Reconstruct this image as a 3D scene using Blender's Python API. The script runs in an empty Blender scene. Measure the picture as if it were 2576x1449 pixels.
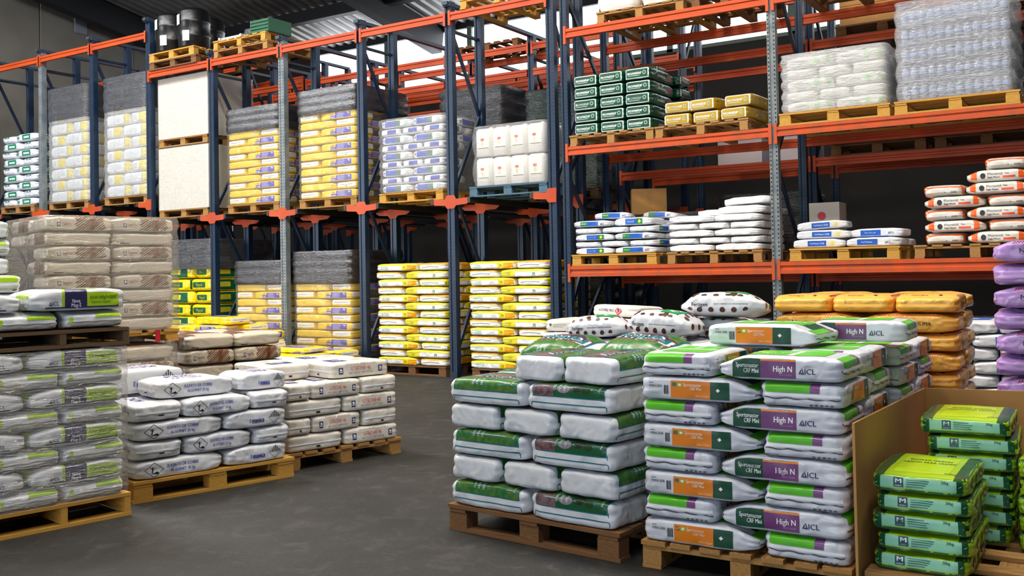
import bpy, bmesh, math, random
from mathutils import Vector, Matrix, noise
from mathutils.bvhtree import BVHTree

random.seed(7)
S = bpy.context.scene
COL = S.collection
PI = math.pi

# ------------------------------------------------------------------ camera
FOC, YAW, PITCH, ROLL, CY = 2432.6, 0.568017, 0.0241213, -0.0187987, 623.19
cam = bpy.data.objects.new('camera', bpy.data.cameras.new('camera'))
COL.objects.link(cam)
fw = Vector((-math.sin(YAW) * math.cos(PITCH), math.cos(YAW) * math.cos(PITCH), math.sin(PITCH)))
rt = Vector((math.cos(YAW), math.sin(YAW), 0)); up = rt.cross(fw)
r2 = rt * math.cos(ROLL) + up * math.sin(ROLL); u2 = up * math.cos(ROLL) - rt * math.sin(ROLL)
M = Matrix((r2, u2, -fw)).transposed().to_4x4(); M.translation = (0, 0, 1.5)
cam.matrix_world = M
cam.data.sensor_width = 36.0
cam.data.lens = FOC / 2576 * 36.0
cam.data.shift_y = (CY - 724.5) / 2576
cam.data.clip_end = 200
S.camera = cam

# ------------------------------------------------------------------ world, light, exposure
S.view_settings.view_transform = 'Standard'
S.view_settings.look = 'None'
S.view_settings.exposure = -0.05
S.view_settings.gamma = 1.0
S.view_settings.use_curve_mapping = False
w = bpy.data.worlds.new('world'); S.world = w; w.use_nodes = True
w.node_tree.nodes['Background'].inputs[0].default_value = (0.62, 0.78, 1.0, 1)
w.node_tree.nodes['Background'].inputs[1].default_value = 1.0

def area(name, loc, target, sx, sy, power, color):
    l = bpy.data.lights.new(name, 'AREA'); l.shape = 'RECTANGLE'; l.size = sx; l.size_y = sy
    l.energy = power; l.color = color
    o = bpy.data.objects.new(name, l); COL.objects.link(o); o.location = loc
    d = Vector(target) - Vector(loc); o.rotation_euler = d.to_track_quat('-Z', 'Y').to_euler()
    return o
# daylight: the open loading gates behind the camera and on the left; overhead fill lights added under the closed roof
area('gate_daylight', (-1.5, -11.6, 2.9), (-1.5, 0, 2.7), 8.6, 5.2, 560, (0.82, 0.91, 1.0))
area('side_gate_daylight', (-22.6, -3.0, 4.4), (-12, 9, 4.0), 7.0, 6.5, 2300, (0.92, 0.96, 1.0))
area('overhead_fill', (-3.0, -2.5, 11.0), (-3.0, -2.2, 0), 12, 1.6, 800, (0.90, 0.95, 1.0))
area('overhead_fill', (-14.5, 6.2, 10.0), (-14.5, 6.5, 0), 11, 1.6, 1750, (0.97, 0.97, 0.98))
area('overhead_fill', (-3.5, 6.2, 10.0), (-3.5, 6.5, 0), 9, 1.6, 820, (0.97, 0.97, 0.98))
# warm high-bay lamps hanging over the aisle
for i_, (x_, y_) in enumerate(((-9.5, 6.5), (-4.5, 6.5), (-9.5, 1.5), (-4.5, 1.5), (0.5, 6.5))):
    l_ = area('lamp_light', (x_, y_, 8.2), (x_, y_, 0), 0.45, 0.45, 170, (1.0, 0.80, 0.50))

# ------------------------------------------------------------------ helpers
def lin(c):
    if isinstance(c, str):
        c = c.lstrip('#'); c = [int(c[i:i + 2], 16) / 255 for i in (0, 2, 4)]
        c = [x / 12.92 if x <= 0.04045 else ((x + 0.055) / 1.055) ** 2.4 for x in c]
    return (c[0], c[1], c[2], 1.0)

MATS = {}
def mat(name, color='#808080', rough=0.5, metal=0.0, bump=0.0, bscale=20.0, var=0.0, vscale=4.0, color2=None, coat=0.0,
        stretch=(1, 1, 1), emit=0.0, spec=0.5, sss=0.0, ridge=False):
    if name in MATS: return MATS[name]
    m = bpy.data.materials.new(name); m.use_nodes = True
    nt = m.node_tree; b = nt.nodes['Principled BSDF']
    b.inputs['Base Color'].default_value = lin(color)
    b.inputs['Roughness'].default_value = rough; b.inputs['Metallic'].default_value = metal
    b.inputs['Specular IOR Level'].default_value = spec
    b.inputs['Coat Weight'].default_value = coat; b.inputs['Coat Roughness'].default_value = 0.15
    if emit:
        b.inputs['Emission Color'].default_value = lin(color); b.inputs['Emission Strength'].default_value = emit
    if bump or var or color2:
        tc = nt.nodes.new('ShaderNodeTexCoord'); mp = nt.nodes.new('ShaderNodeMapping')
        mp.inputs['Scale'].default_value = stretch
        oi = nt.nodes.new('ShaderNodeObjectInfo'); va = nt.nodes.new('ShaderNodeVectorMath'); va.operation = 'MULTIPLY_ADD'
        va.inputs[1].default_value = (37, 37, 37)
        nt.links.new(oi.outputs['Random'], va.inputs[0]); nt.links.new(tc.outputs['Object'], va.inputs[2])
        nt.links.new(va.outputs[0], mp.inputs[0])
    if bump:
        n = nt.nodes.new('ShaderNodeTexNoise'); n.inputs['Scale'].default_value = bscale; n.inputs['Detail'].default_value = 3
        n.inputs['Distortion'].default_value = 0.8
        if ridge: n.noise_type = 'RIDGED_MULTIFRACTAL'; n.inputs['Detail'].default_value = 2; n.inputs['Distortion'].default_value = 0.3
        bp = nt.nodes.new('ShaderNodeBump'); bp.inputs['Strength'].default_value = bump; bp.inputs['Distance'].default_value = 0.02
        nt.links.new(mp.outputs[0], n.inputs['Vector']); nt.links.new(n.outputs[0], bp.inputs['Height'])
        nt.links.new(bp.outputs[0], b.inputs['Normal'])
    if var or color2:
        n = nt.nodes.new('ShaderNodeTexNoise'); n.inputs['Scale'].default_value = vscale; n.inputs['Detail'].default_value = 5
        nt.links.new(mp.outputs[0], n.inputs['Vector'])
        r = nt.nodes.new('ShaderNodeValToRGB'); r.color_ramp.elements[0].position = 0.35; r.color_ramp.elements[1].position = 0.65
        c1 = lin(color); c2 = lin(color2) if color2 else tuple(min(1, x * (1 - var)) for x in c1[:3]) + (1,)
        r.color_ramp.elements[0].color = c2; r.color_ramp.elements[1].color = c1
        nt.links.new(n.outputs[0], r.inputs[0]); nt.links.new(r.outputs[0], b.inputs['Base Color'])
    MATS[name] = m
    return m

def film(name, tint, alpha, rough=0.14, bump=0.9):
    """stretch film: mostly see-through plastic with a glossy, creased surface"""
    if name in MATS: return MATS[name]
    m = bpy.data.materials.new(name); m.use_nodes = True; nt = m.node_tree
    b = nt.nodes['Principled BSDF']; b.inputs['Base Color'].default_value = lin(tint)
    b.inputs['Roughness'].default_value = rough
    out = nt.nodes['Material Output']
    tr = nt.nodes.new('ShaderNodeBsdfTransparent'); mx = nt.nodes.new('ShaderNodeMixShader')
    gl = nt.nodes.new('ShaderNodeBsdfGlossy'); gl.inputs['Roughness'].default_value = rough
    fr = nt.nodes.new('ShaderNodeLayerWeight'); fr.inputs[0].default_value = 0.3
    pw = nt.nodes.new('ShaderNodeMath'); pw.operation = 'POWER'; pw.inputs[1].default_value = 2.5; ma = nt.nodes.new('ShaderNodeMath'); ma.operation = 'MULTIPLY_ADD'; ma.inputs[1].default_value = 0.6; ma.inputs[2].default_value = 0.09
    mx.inputs[0].default_value = alpha
    mx2 = nt.nodes.new('ShaderNodeMixShader')
    tc = nt.nodes.new('ShaderNodeTexCoord'); mp = nt.nodes.new('ShaderNodeMapping'); mp.inputs['Scale'].default_value = (3, 3, 14)
    n = nt.nodes.new('ShaderNodeTexNoise'); n.inputs['Scale'].default_value = 4.0; n.inputs['Detail'].default_value = 5; n.inputs['Distortion'].default_value = 1.2
    bp = nt.nodes.new('ShaderNodeBump'); bp.inputs['Strength'].default_value = bump; bp.inputs['Distance'].default_value = 0.03
    L = nt.links.new
    L(tc.outputs['Object'], mp.inputs[0]); L(mp.outputs[0], n.inputs['Vector']); L(n.outputs[0], bp.inputs['Height'])
    for x in (b.inputs['Normal'], gl.inputs['Normal'], fr.inputs['Normal']): L(bp.outputs[0], x)
    L(tr.outputs[0], mx.inputs[1]); L(b.outputs[0], mx.inputs[2])
    L(fr.outputs['Facing'], pw.inputs[0]); L(pw.outputs[0], ma.inputs[0]); L(ma.outputs[0], mx2.inputs[0]); L(mx.outputs[0], mx2.inputs[1]); L(gl.outputs[0], mx2.inputs[2])
    L(mx2.outputs[0], out.inputs[0])
    MATS[name] = m
    return m

def new_obj(name, me, parent=None, loc=None, rz=0.0, scale=None):
    o = bpy.data.objects.new(name, me); COL.objects.link(o)
    if parent: o.parent = parent
    if loc is not None: o.location = loc
    if rz: o.rotation_euler = (0, 0, rz)
    if scale: o.scale = scale
    return o

def tag(o, label, cat, group=None, kind=None):
    if label: o['label'] = label
    if cat: o['category'] = cat
    if group: o['group'] = group
    if kind: o['kind'] = kind
    return o

def thing(name, label, cat, loc=(0, 0, 0), rz=0.0, group=None):
    return tag(new_obj(name, None, None, loc, rz), label, cat, group)

def mesh(name, V, F, mats, mi=None, smooth=False):
    me = bpy.data.meshes.new(name); me.from_pydata([tuple(v) for v in V], [], F)
    for m in mats: me.materials.append(m)
    if mi: me.polygons.foreach_set('material_index', mi)
    if smooth: me.polygons.foreach_set('use_smooth', [True] * len(me.polygons))
    me.update()
    return me

class MB:
    def __init__(s): s.V = []; s.F = []; s.mi = []
    def add(s, V, F, mi=0):
        b = len(s.V); s.V += [tuple(v) for v in V]; s.F += [tuple(i + b for i in f) for f in F]; s.mi += [mi] * len(F)
    def box(s, c, d, mi=0, rz=0.0, rx=0.0, ry=0.0):
        hx, hy, hz = d[0] / 2, d[1] / 2, d[2] / 2
        R = Matrix.Rotation(rz, 3, 'Z') @ Matrix.Rotation(ry, 3, 'Y') @ Matrix.Rotation(rx, 3, 'X')
        V = [Vector(c) + R @ Vector((x, y, z)) for x in (-hx, hx) for y in (-hy, hy) for z in (-hz, hz)]
        s.add(V, [(0, 1, 3, 2), (4, 6, 7, 5), (0, 4, 5, 1), (2, 3, 7, 6), (0, 2, 6, 4), (1, 5, 7, 3)], mi)
    def bar(s, a, b, w, h, mi=0):
        a, b = Vector(a), Vector(b); d = (b - a); L = d.length; d.normalize()
        sx = d.cross(Vector((0, 0, 1)))
        if sx.length < 1e-4: sx = Vector((1, 0, 0))
        sx.normalize(); sz = sx.cross(d)
        V = [p + sx * i * w / 2 + sz * j * h / 2 for p in (a, b) for i in (-1, 1) for j in (-1, 1)]
        s.add(V, [(0, 1, 3, 2), (4, 6, 7, 5), (0, 4, 5, 1), (2, 3, 7, 6), (0, 2, 6, 4), (1, 5, 7, 3)], mi)
    def prism(s, pts, axis, t0, t1, mi=0):
        """extrude a polygon along an axis; pts are the two other coordinates"""
        def P(p, t):
            return {'x': (t, p[0], p[1]), 'y': (p[0], t, p[1]), 'z': (p[0], p[1], t)}[axis]
        n = len(pts); V = [P(p, t0) for p in pts] + [P(p, t1) for p in pts]
        F = [tuple(range(n - 1, -1, -1)), tuple(range(n, 2 * n))] + [(i, (i + 1) % n, n + (i + 1) % n, n + i) for i in range(n)]
        s.add(V, F, mi)
    def lathe(s, prof, n=16, mi=0, c=(0, 0, 0)):
        V = []; F = []
        for r, z in prof:
            for k in range(n):
                a = 2 * PI * k / n; V.append((c[0] + r * math.cos(a), c[1] + r * math.sin(a), c[2] + z))
        for j in range(len(prof) - 1):
            for k in range(n):
                k2 = (k + 1) % n; F.append((j * n + k, j * n + k2, (j + 1) * n + k2, (j + 1) * n + k))
        F.append(tuple(range(n - 1, -1, -1))); F.append(tuple((len(prof) - 1) * n + k for k in range(n)))
        s.add(V, F, mi)
    def build(s, name, mats, parent=None, loc=None, rz=0.0, smooth=False):
        if not isinstance(mats, (list, tuple)): mats = [mats]
        return new_obj(name, mesh(name, s.V, s.F, mats, s.mi, smooth), parent, loc, rz)

def boxobj(name, c, d, m, parent=None, rz=0.0, kind=None):
    b = MB(); b.box((0, 0, 0), d); o = b.build(name, m, parent, c, rz)
    if kind: o['kind'] = kind
    return o

def copy_tree(o, parent=None, loc=None, rot=None, label=None, group=None):
    c = o.copy(); COL.objects.link(c); c.parent = parent
    if loc is not None: c.location = loc
    if rot is not None: c.rotation_euler = rot if not isinstance(rot, (int, float)) else (0, 0, rot)
    if label: c['label'] = label
    if group: c['group'] = group
    for ch in list(o.children): copy_tree(ch, c)
    return c

# ------------------------------------------------------------------ materials of the place
def floor_mat():
    m = bpy.data.materials.new('worn concrete'); m.use_nodes = True; nt = m.node_tree; b = nt.nodes['Principled BSDF']; L = nt.links.new
    tc = nt.nodes.new('ShaderNodeTexCoord')
    def nz(scale, detail, rough=0.6, dist=0.0):
        n = nt.nodes.new('ShaderNodeTexNoise'); n.inputs['Scale'].default_value = scale; n.inputs['Detail'].default_value = detail
        n.inputs['Roughness'].default_value = rough; n.inputs['Distortion'].default_value = dist
        L(tc.outputs['Object'], n.inputs['Vector']); return n
    def ramp(src, p0, c0, p1, c1):
        r = nt.nodes.new('ShaderNodeValToRGB'); r.color_ramp.elements[0].position = p0; r.color_ramp.elements[1].position = p1
        r.color_ramp.elements[0].color = lin(c0); r.color_ramp.elements[1].color = lin(c1); L(src.outputs[0], r.inputs[0]); return r
    r1 = ramp(nz(0.9, 7, 0.65, 0.4), 0.36, '#131312', 0.68, '#2b2927')
    r2 = ramp(nz(5.5, 8, 0.7, 0.6), 0.52, '#000000', 0.74, '#7d776f')
    r3 = ramp(nz(45, 4), 0.35, '#8c8c8c', 0.65, '#ffffff')
    a = nt.nodes.new('ShaderNodeMixRGB'); a.blend_type = 'ADD'; a.inputs[0].default_value = 0.20; L(r1.outputs[0], a.inputs[1]); L(r2.outputs[0], a.inputs[2])
    mu = nt.nodes.new('ShaderNodeMixRGB'); mu.blend_type = 'MULTIPLY'; mu.inputs[0].default_value = 0.6; L(a.outputs[0], mu.inputs[1]); L(r3.outputs[0], mu.inputs[2])
    L(mu.outputs[0], b.inputs['Base Color'])
    rr = nt.nodes.new('ShaderNodeMapRange'); rr.inputs['To Min'].default_value = 0.5; rr.inputs['To Max'].default_value = 0.8
    L(nz(1.7, 5).outputs[0], rr.inputs[0]); L(rr.outputs[0], b.inputs['Roughness'])
    bp = nt.nodes.new('ShaderNodeBump'); bp.inputs['Strength'].default_value = 0.25; bp.inputs['Distance'].default_value = 0.01
    L(nz(22, 6).outputs[0], bp.inputs['Height']); L(bp.outputs[0], b.inputs['Normal'])
    return m

def upright_mat(name, base, base2, pitch=0.05):
    """painted steel with two columns of punched slots (dark openings) on the front web"""
    m = bpy.data.materials.new(name); m.use_nodes = True; nt = m.node_tree; b = nt.nodes['Principled BSDF']; L = nt.links.new
    b.inputs['Roughness'].default_value = 0.42; b.inputs['Metallic'].default_value = 0.15
    tc = nt.nodes.new('ShaderNodeTexCoord'); sp = nt.nodes.new('ShaderNodeSeparateXYZ'); L(tc.outputs['Object'], sp.inputs[0])
    def math_(op, a, v=None, c=None):
        n = nt.nodes.new('ShaderNodeMath'); n.operation = op
        for i, x in enumerate((a, v, c)):
            if x is None: continue
            if isinstance(x, (int, float)): n.inputs[i].default_value = x
            else: L(x, n.inputs[i])
        return n.outputs[0]
    ax = math_('ABSOLUTE', sp.outputs[0])
    inx = math_('LESS_THAN', math_('ABSOLUTE', math_('SUBTRACT', ax, 0.034)), 0.0075)
    fz = math_('FRACT', math_('DIVIDE', sp.outputs[2], pitch))
    inz = math_('LESS_THAN', math_('ABSOLUTE', math_('SUBTRACT', fz, 0.5)), 0.2)
    front = math_('LESS_THAN', sp.outputs[1], 0.004)
    mask = math_('MULTIPLY', math_('MULTIPLY', inx, inz), front)
    n = nt.nodes.new('ShaderNodeTexNoise'); n.inputs['Scale'].default_value = 6; n.inputs['Detail'].default_value = 6
    L(tc.outputs['Object'], n.inputs['Vector'])
    r = nt.nodes.new('ShaderNodeValToRGB'); r.color_ramp.elements[0].position = 0.35; r.color_ramp.elements[1].position = 0.7
    r.color_ramp.elements[0].color = lin(base); r.color_ramp.elements[1].color = lin(base2); L(n.outputs[0], r.inputs[0])
    mx = nt.nodes.new('ShaderNodeMixRGB'); L(mask, mx.inputs[0]); L(r.outputs[0], mx.inputs[1]); mx.inputs[2].default_value = (0.004, 0.006, 0.01, 1)
    L(mx.outputs[0], b.inputs['Base Color'])
    return m

M_floor = floor_mat()
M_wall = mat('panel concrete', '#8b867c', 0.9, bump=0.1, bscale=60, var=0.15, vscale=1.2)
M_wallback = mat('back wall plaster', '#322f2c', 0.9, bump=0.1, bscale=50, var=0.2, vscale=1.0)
M_dark = mat('dark steel', '#1d1e21', 0.6, metal=0.2)
M_roof = mat('galvanised roof sheet', '#8f8d8a', 0.45, metal=0.5, var=0.25, vscale=2)
M_pane = mat('daylit window pane', '#f4f8ff', 0.4, emit=5.5)
M_mullion = mat('window mullion', '#5d6f5f', 0.5)
M_blue = upright_mat('blue perforated upright', '#102741', '#18324d')
M_grey = upright_mat('worn grey-blue upright', '#66737c', '#8b8f90')
M_bluep = mat('blue painted steel', '#11253d', 0.45, metal=0.1, var=0.25, vscale=8)
M_bluedk = mat('blue-grey top tie', '#3c4a5c', 0.45, metal=0.3, var=0.25, vscale=8)
M_or = mat('orange beam paint', '#c44a07', 0.5, color2='#b33c05', vscale=3, bump=0.03, bscale=40, stretch=(0.6, 1, 1))
M_orworn = mat('worn orange beam paint', '#c84a08', 0.5, color2='#a84a22', vscale=5, bump=0.05, bscale=40, stretch=(1.3, 1, 1))
M_rail = mat('dark galvanised rail', '#3b3a38', 0.5, metal=0.4)
M_wood = mat('pallet pine', '#b88a4c', 0.8, bump=0.25, bscale=18, color2='#8f6534', vscale=6, stretch=(1, 1, 6))
M_woodY = mat('yellow pallet pine', '#d3a245', 0.75, bump=0.2, bscale=18, color2='#ae7c2c', vscale=6, stretch=(1, 1, 6))
M_woodB = mat('brown old pallet wood', '#8a6038', 0.85, bump=0.3, bscale=18, color2='#5f4025', vscale=6, stretch=(1, 1, 6))
M_woodD = mat('dark weathered pallet wood', '#6b5136', 0.85, bump=0.3, bscale=18, color2='#4b3826', vscale=6, stretch=(1, 1, 6))
M_card = mat('corrugated cardboard', '#b9894e', 0.85, var=0.12, vscale=3, bump=0.08, bscale=60, stretch=(1, 1, 0.2))

# ------------------------------------------------------------------ structure
XL, XR, YB, YF = -23.0, 9.0, 20.25, -12.0
def roofz(y): return 7.95 + (20 - y) * 0.18 if y >= 0 else 11.55 + y * 0.18
def struct(o): o['kind'] = 'structure'; return o
b = MB(); b.box(((XL + XR) / 2, (YB + YF) / 2, -0.1), (XR - XL, YB - YF, 0.2)); struct(b.build('floor', M_floor))

# left wall: precast panels with open joints, and one lighter louvred light
wl = struct(new_obj('wall_left', None, None, (XL, 0, 0)))
ys = [YF, -8.6, -5.2, -1.8, 1.6, 5.0, 8.4, 11.1, 14.09, 16.8, YB]
for i in range(len(ys) - 1):
    y0, y1 = ys[i] + 0.015, ys[i + 1] - 0.015
    b = MB(); b.prism([(y0, 0), (y1, 0), (y1, roofz(y1)), ((y0 + y1) / 2, roofz((y0 + y1) / 2)), (y0, roofz(y0))], 'x', -0.16, 0 if i != 8 else 0.03)
    b.build('wall_panel', M_wall, wl)
b = MB(); b.box((-0.14, (YF + YB) / 2, 4.6), (0.06, YB - YF, 9.2)); b.build('joint_backing', M_dark, wl)
b = MB(); b.box((0, 0, 0), (0.05, .34, .56)); struct(b.build('window_1', mat('louvre light', '#8d90a0', 0.5), None, (XL + 0.05, 15.19, 8.2)))

# back wall with a long strip of daylit windows under the eaves
wb = struct(new_obj('wall_back', None, None, (0, YB, 0)))
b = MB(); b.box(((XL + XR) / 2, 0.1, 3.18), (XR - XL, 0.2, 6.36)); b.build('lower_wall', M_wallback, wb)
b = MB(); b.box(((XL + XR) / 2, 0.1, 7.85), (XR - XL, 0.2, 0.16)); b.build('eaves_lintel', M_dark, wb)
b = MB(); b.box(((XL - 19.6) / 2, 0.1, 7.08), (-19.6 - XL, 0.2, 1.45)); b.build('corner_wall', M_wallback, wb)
x = -19.6; k = 1
while x < XR - 0.3:
    x1 = min(x + 2.75, XR)
    wn = struct(new_obj('window_%d' % (k + 1), None, None, ((x + x1) / 2, YB + 0.06, 7.08)))
    b = MB(); b.box((0, 0.02, 0), (x1 - x - 0.1, 0.03, 1.36)); b.build('pane', M_pane, wn)
    b = MB(); b.box((-(x1 - x) / 2, -0.02, 0), (0.14, 0.1, 1.44)); b.box((0, -0.02, -0.69), (x1 - x, 0.1, 0.08)); b.build('window_frame', M_mullion, wn)
    x = x1; k += 1
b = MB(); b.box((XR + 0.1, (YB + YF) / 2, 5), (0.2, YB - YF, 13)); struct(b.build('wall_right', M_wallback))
# front wall behind the camera, with the gate opening; side gate opening left is daylight
b = MB(); b.box((-14.5, YF - 0.1, 5.5), (17, 0.2, 11)); b.box((6, YF - 0.1, 5.5), (6, 0.2, 11)); b.box((-1.5, YF - 0.1, 8.3), (9, 0.2, 5.6)); struct(b.build('wall_front', M_wall))

# corrugated roof, ribs running down the slope
def corr(y0, y1, name):
    V = []; F = []; p = 0.30; xx = XL; prof = [(0, 0.0), (0.10, 0.0), (0.14, 0.055), (0.26, 0.055)]
    pts = []
    while xx < XR:
        for dx, dz in prof: pts.append((xx + dx, dz))
        xx += p
    for (px_, dz) in pts:
        V.append((px_, y0, roofz(y0) + dz)); V.append((px_, y1, roofz(y1) + dz))
    F = [(2 * i, 2 * i + 2, 2 * i + 3, 2 * i + 1) for i in range(len(pts) - 1)]
    return new_obj(name, mesh(name, V, F, [M_roof]))
rf = struct(new_obj('ceiling', None))
for y0, y1 in ((0, 6.8), (6.8, 13.6), (13.6, YB + 0.3)): corr(y0, y1, 'roof_sheet').parent = rf
corr(YF, 0, 'roof_sheet').parent = rf
k = 1
for x in (-22.45, -15.1, -7.7, -0.3, 7.0):          # rafters down the slope
    b = MB(); b.bar((x, 0, roofz(0) - 0.38), (x, YB, roofz(YB) - 0.38), 0.32, 0.62); b.bar((x, 0, roofz(0) - 0.38), (x, YF, roofz(YF) - 0.38), 0.32, 0.62)
    struct(b.build('roof_beam_%d' % k, M_dark)); k += 1
for y in (18.05, 14.6, 11.0, 7.4, 3.8):              # purlins along the building
    b = MB(); b.bar((XL, y, roofz(y) - 0.17), (XR, y, roofz(y) - 0.17), 0.22, 0.30); struct(b.build('roof_purlin_beam_%d' % k, M_dark)); k += 1

# ------------------------------------------------------------------ racks
D, BAY = 11.085, 1.668
def PX(n): return -8.148 + (n - 3) * BAY + 0.06       # centre of upright n
UPR = {}
def upright(parent, x, y, h, m, w=0.12, d=0.10, flip=False, z=0.0):
    key = (round(h, 3), m.name, w, d)
    if key not in UPR:
        hw = w / 2; g = w * 0.16
        b = MB(); b.prism([(-hw, 0), (-g - .006, 0), (-g, .012), (g, .012), (g + .006, 0), (hw, 0), (hw, d), (hw * .62, d), (hw * .62, d - .012), (hw - .01, d - .012), (hw - .01, .018), (-hw + .01, .018), (-hw + .01, d - .012), (-hw * .62, d - .012), (-hw * .62, d), (-hw, d)], 'z', 0, h)
        UPR[key] = mesh('upright', b.V, b.F, [m])
    o = new_obj('upright', UPR[key], parent, (x, y, z), PI if flip else 0)
    fp = MB(); fp.box((0, d / 2, 0.006), (w + 0.06, d + 0.05, 0.012)); fp.box((0, -0.004, 0.05), (w + 0.01, 0.006, 0.09)); fp.build('base_plate', M_bluep, o)
    return o
BEAMS = {}
def beam(parent, x0, x1, y, z, h=0.115, m=None, d=0.05, plate=True, ph=0.21, zoff=0.0):
    m = m or M_or; L = x1 - x0; key = (round(L, 3), h, m.name, d, plate, ph)
    if key not in BEAMS:
        b = MB(); hh = h / 2; s = 0.014
        b.prism([(-d, -hh), (0, -hh), (0, hh), (-d, hh), (-d, hh * .35), (-d + s, hh * .2), (-d + s, -hh * .2), (-d, -hh * .35)][::-1], 'x', -L / 2, L / 2)
        cs = []
        if plate:
            for sx in (-1, 1):
                c = MB(); x_ = sx * (L / 2 + 0.0055); yb = -d - 0.004; yf = 0.01; e_ = sx * (L / 2 + 0.036)
                c.prism([(sx * L / 2, yf), (sx * L / 2, yb), (e_, yb), (e_, yb + .009), (x_, yb + .009), (x_, yf)][::sx], 'z', -0.02 - ph / 2, -0.02 + ph / 2)
                cs.append(mesh('connector_plate', c.V, c.F, [m]))
        BEAMS[key] = (mesh('beam', b.V, b.F, [m]), cs)
    bm, cs = BEAMS[key]
    o = new_obj('beam', bm, parent, ((x0 + x1) / 2, y, z))
    for cm in cs: new_obj('connector_plate', cm, o)
    return o
def brace(parent, a, b_, m=None, w=0.035, h=0.05):
    b = MB(); b.bar(a, b_, w, h); return b.build('brace', m or M_bluep, parent)
def bracket_mesh(sides, hub=0.065, half=0.335):
    b = MB()
    Lw = [(-hub - .03, -.025), (-half + .02, -.012), (-half, .005), (-half, -.07), (-half + .06, -.105), (-hub - .03, -.115)] if -1 in sides else []
    Rw = [(hub + .03, -.115), (half - .06, -.105), (half, -.07), (half, .005), (half - .02, -.012), (hub + .03, -.025)] if 1 in sides else []
    b.prism([(-hub, .03)] + Lw + [(-hub + .005, -.16), (hub - .005, -.16)] + Rw + [(hub, .03)], 'y', -0.012, 0.0)
    return mesh('support_bracket', b.V, b.F, [M_or])
BRK = {k: bracket_mesh(k) for k in ((-1,), (1,), (-1, 1))}

def frame_braces(R, x, y0, y1, z0, z1, m=M_bluep):
    z = z0; up_ = True; n = max(2, round((z1 - z0) / 1.25)); st = (z1 - z0) / n
    for i in range(n):
        a, c = (y0, y1) if up_ else (y1, y0)
        brace(R, (x, a, z), (x, c, z + st), m); up_ = not up_; z += st
    brace(R, (x, y0, z1), (x, y1, z1), m, 0.05, 0.035)

R1 = thing('drive_in_rack', 'blue and orange steel drive-in pallet rack filled with wrapped pallets against the back wall', 'pallet rack', (0, 0, 0))
ROWS = [D, D + 0.74, D + 2.25, D + 2.99, D + 4.5, D + 5.24]
ZT, ZB = 5.073 + 0.057, 2.56
for n in range(-5, 5):
    sec1 = n <= -1
    h = 6.02 if n < -1 else (6.12 if n == -1 else (5.3 if n < 4 else 6.4))
    x = PX(n)
    mt = M_grey if n in (1, -3) else M_blue
    for i, y in enumerate(ROWS):
        upright(R1, x, y, h, mt if i == 0 else M_blue)
    for j in (0, 2, 4):
        frame_braces(R1, x, ROWS[j] + 0.08, ROWS[j + 1] + 0.02, 0.35, h - 0.35)
    b = MB(); b.box((x, (ROWS[0] + ROWS[-1]) / 2, h + 0.02), (0.09, ROWS[-1] - ROWS[0] + 0.15, 0.05)); b.box((x, ROWS[0] + 0.03, h + 0.015), (0.13, 0.13, 0.07)); b.build('top_tie', M_bluedk, R1)
    zs = [2.874] if n < -1 else ([2.874, ZB] if n == -1 else [ZB])
    for zb in zs:
        for i, y in enumerate(ROWS):
            new_obj('support_bracket', BRK[(-1,) if n == 4 or (n == -1 and zb > ZB) else (1,) if n == -1 else (-1, 1)], R1, (x, y - 0.001, zb - (.04 if i else 0)), 0)
        for sx in (-1, 1):
            if n == -1 and ((zb == ZB) == (sx < 0)): continue
            if n == 4 and sx > 0: continue
            b = MB(); b.prism([(x + sx * .30, zb - .01), (x + sx * .30, zb - .09), (x + sx * .345, zb - .09), (x + sx * .345, zb - .02), (x + sx * .375, zb - .02), (x + sx * .375, zb - .01)][::sx], 'y', D - 0.02, ROWS[-1] + 0.2)
            b.build('pallet_rail', M_rail, R1)
for n in range(-5, 4):
    z = 5.803 + 0.057 if n < -1 else ZT
    for i, y in enumerate(ROWS):
        if i == 1: continue
        beam(R1, PX(n) + 0.06, PX(n + 1) - 0.06, y + 0.02, z)
        if i >= 2: beam(R1, PX(n) + 0.06, PX(n + 1) - 0.06, y + 0.02, z - 0.42, plate=False)

R2 = thing('selective_pallet_rack', 'blue uprights and orange beams of the three-level pallet rack holding open pallets', 'pallet rack')
XA, XB_, XC = -6.265 + 0.05, -3.496 + 0.05, -0.727 + 0.05
LEV = [1.41 + 0.07, 3.0 + 0.055, 4.549 + 0.06]
Y1, Y2 = D, 12.24
for x, m in ((XA, M_blue), (XB_, M_grey), (XC, M_blue)):
    upright(R2, x, Y1, 6.6, m, 0.10, 0.09); upright(R2, x, Y2, 6.6, M_blue, 0.10, 0.09)
    frame_braces(R2, x, Y1 + 0.06, Y2 + 0.02, 0.3, 6.4)
for a, c in ((XA, XB_), (XB_, XC)):
    for i, z in enumerate(LEV):
        hh = (0.14, 0.11, 0.12)[i]
        beam(R2, a + 0.05, c - 0.05, Y1 + 0.03, z, hh, M_orworn if i < 2 else M_or, ph=0.24)
        beam(R2, a + 0.05, c - 0.05, Y2 + 0.07, z, hh, M_or, ph=0.24)
R3 = thing('rear_pallet_rack', 'second pallet rack standing back to back behind the open pallets', 'pallet rack')
for x in (XA, XB_, XC):
    for y in (12.62, 13.75): upright(R3, x + 0.02, y, 6.6, M_blue, 0.10, 0.09)
    frame_braces(R3, x + 0.02, 12.66, 13.78, 0.3, 6.4)
for a, c in ((XA, XB_), (XB_, XC)):
    for z in (1.35, 2.83, 4.35, 5.3):
        for y in (12.66, 13.8): beam(R3, a + 0.07, c - 0.03, y, z, 0.115, M_or)

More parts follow.
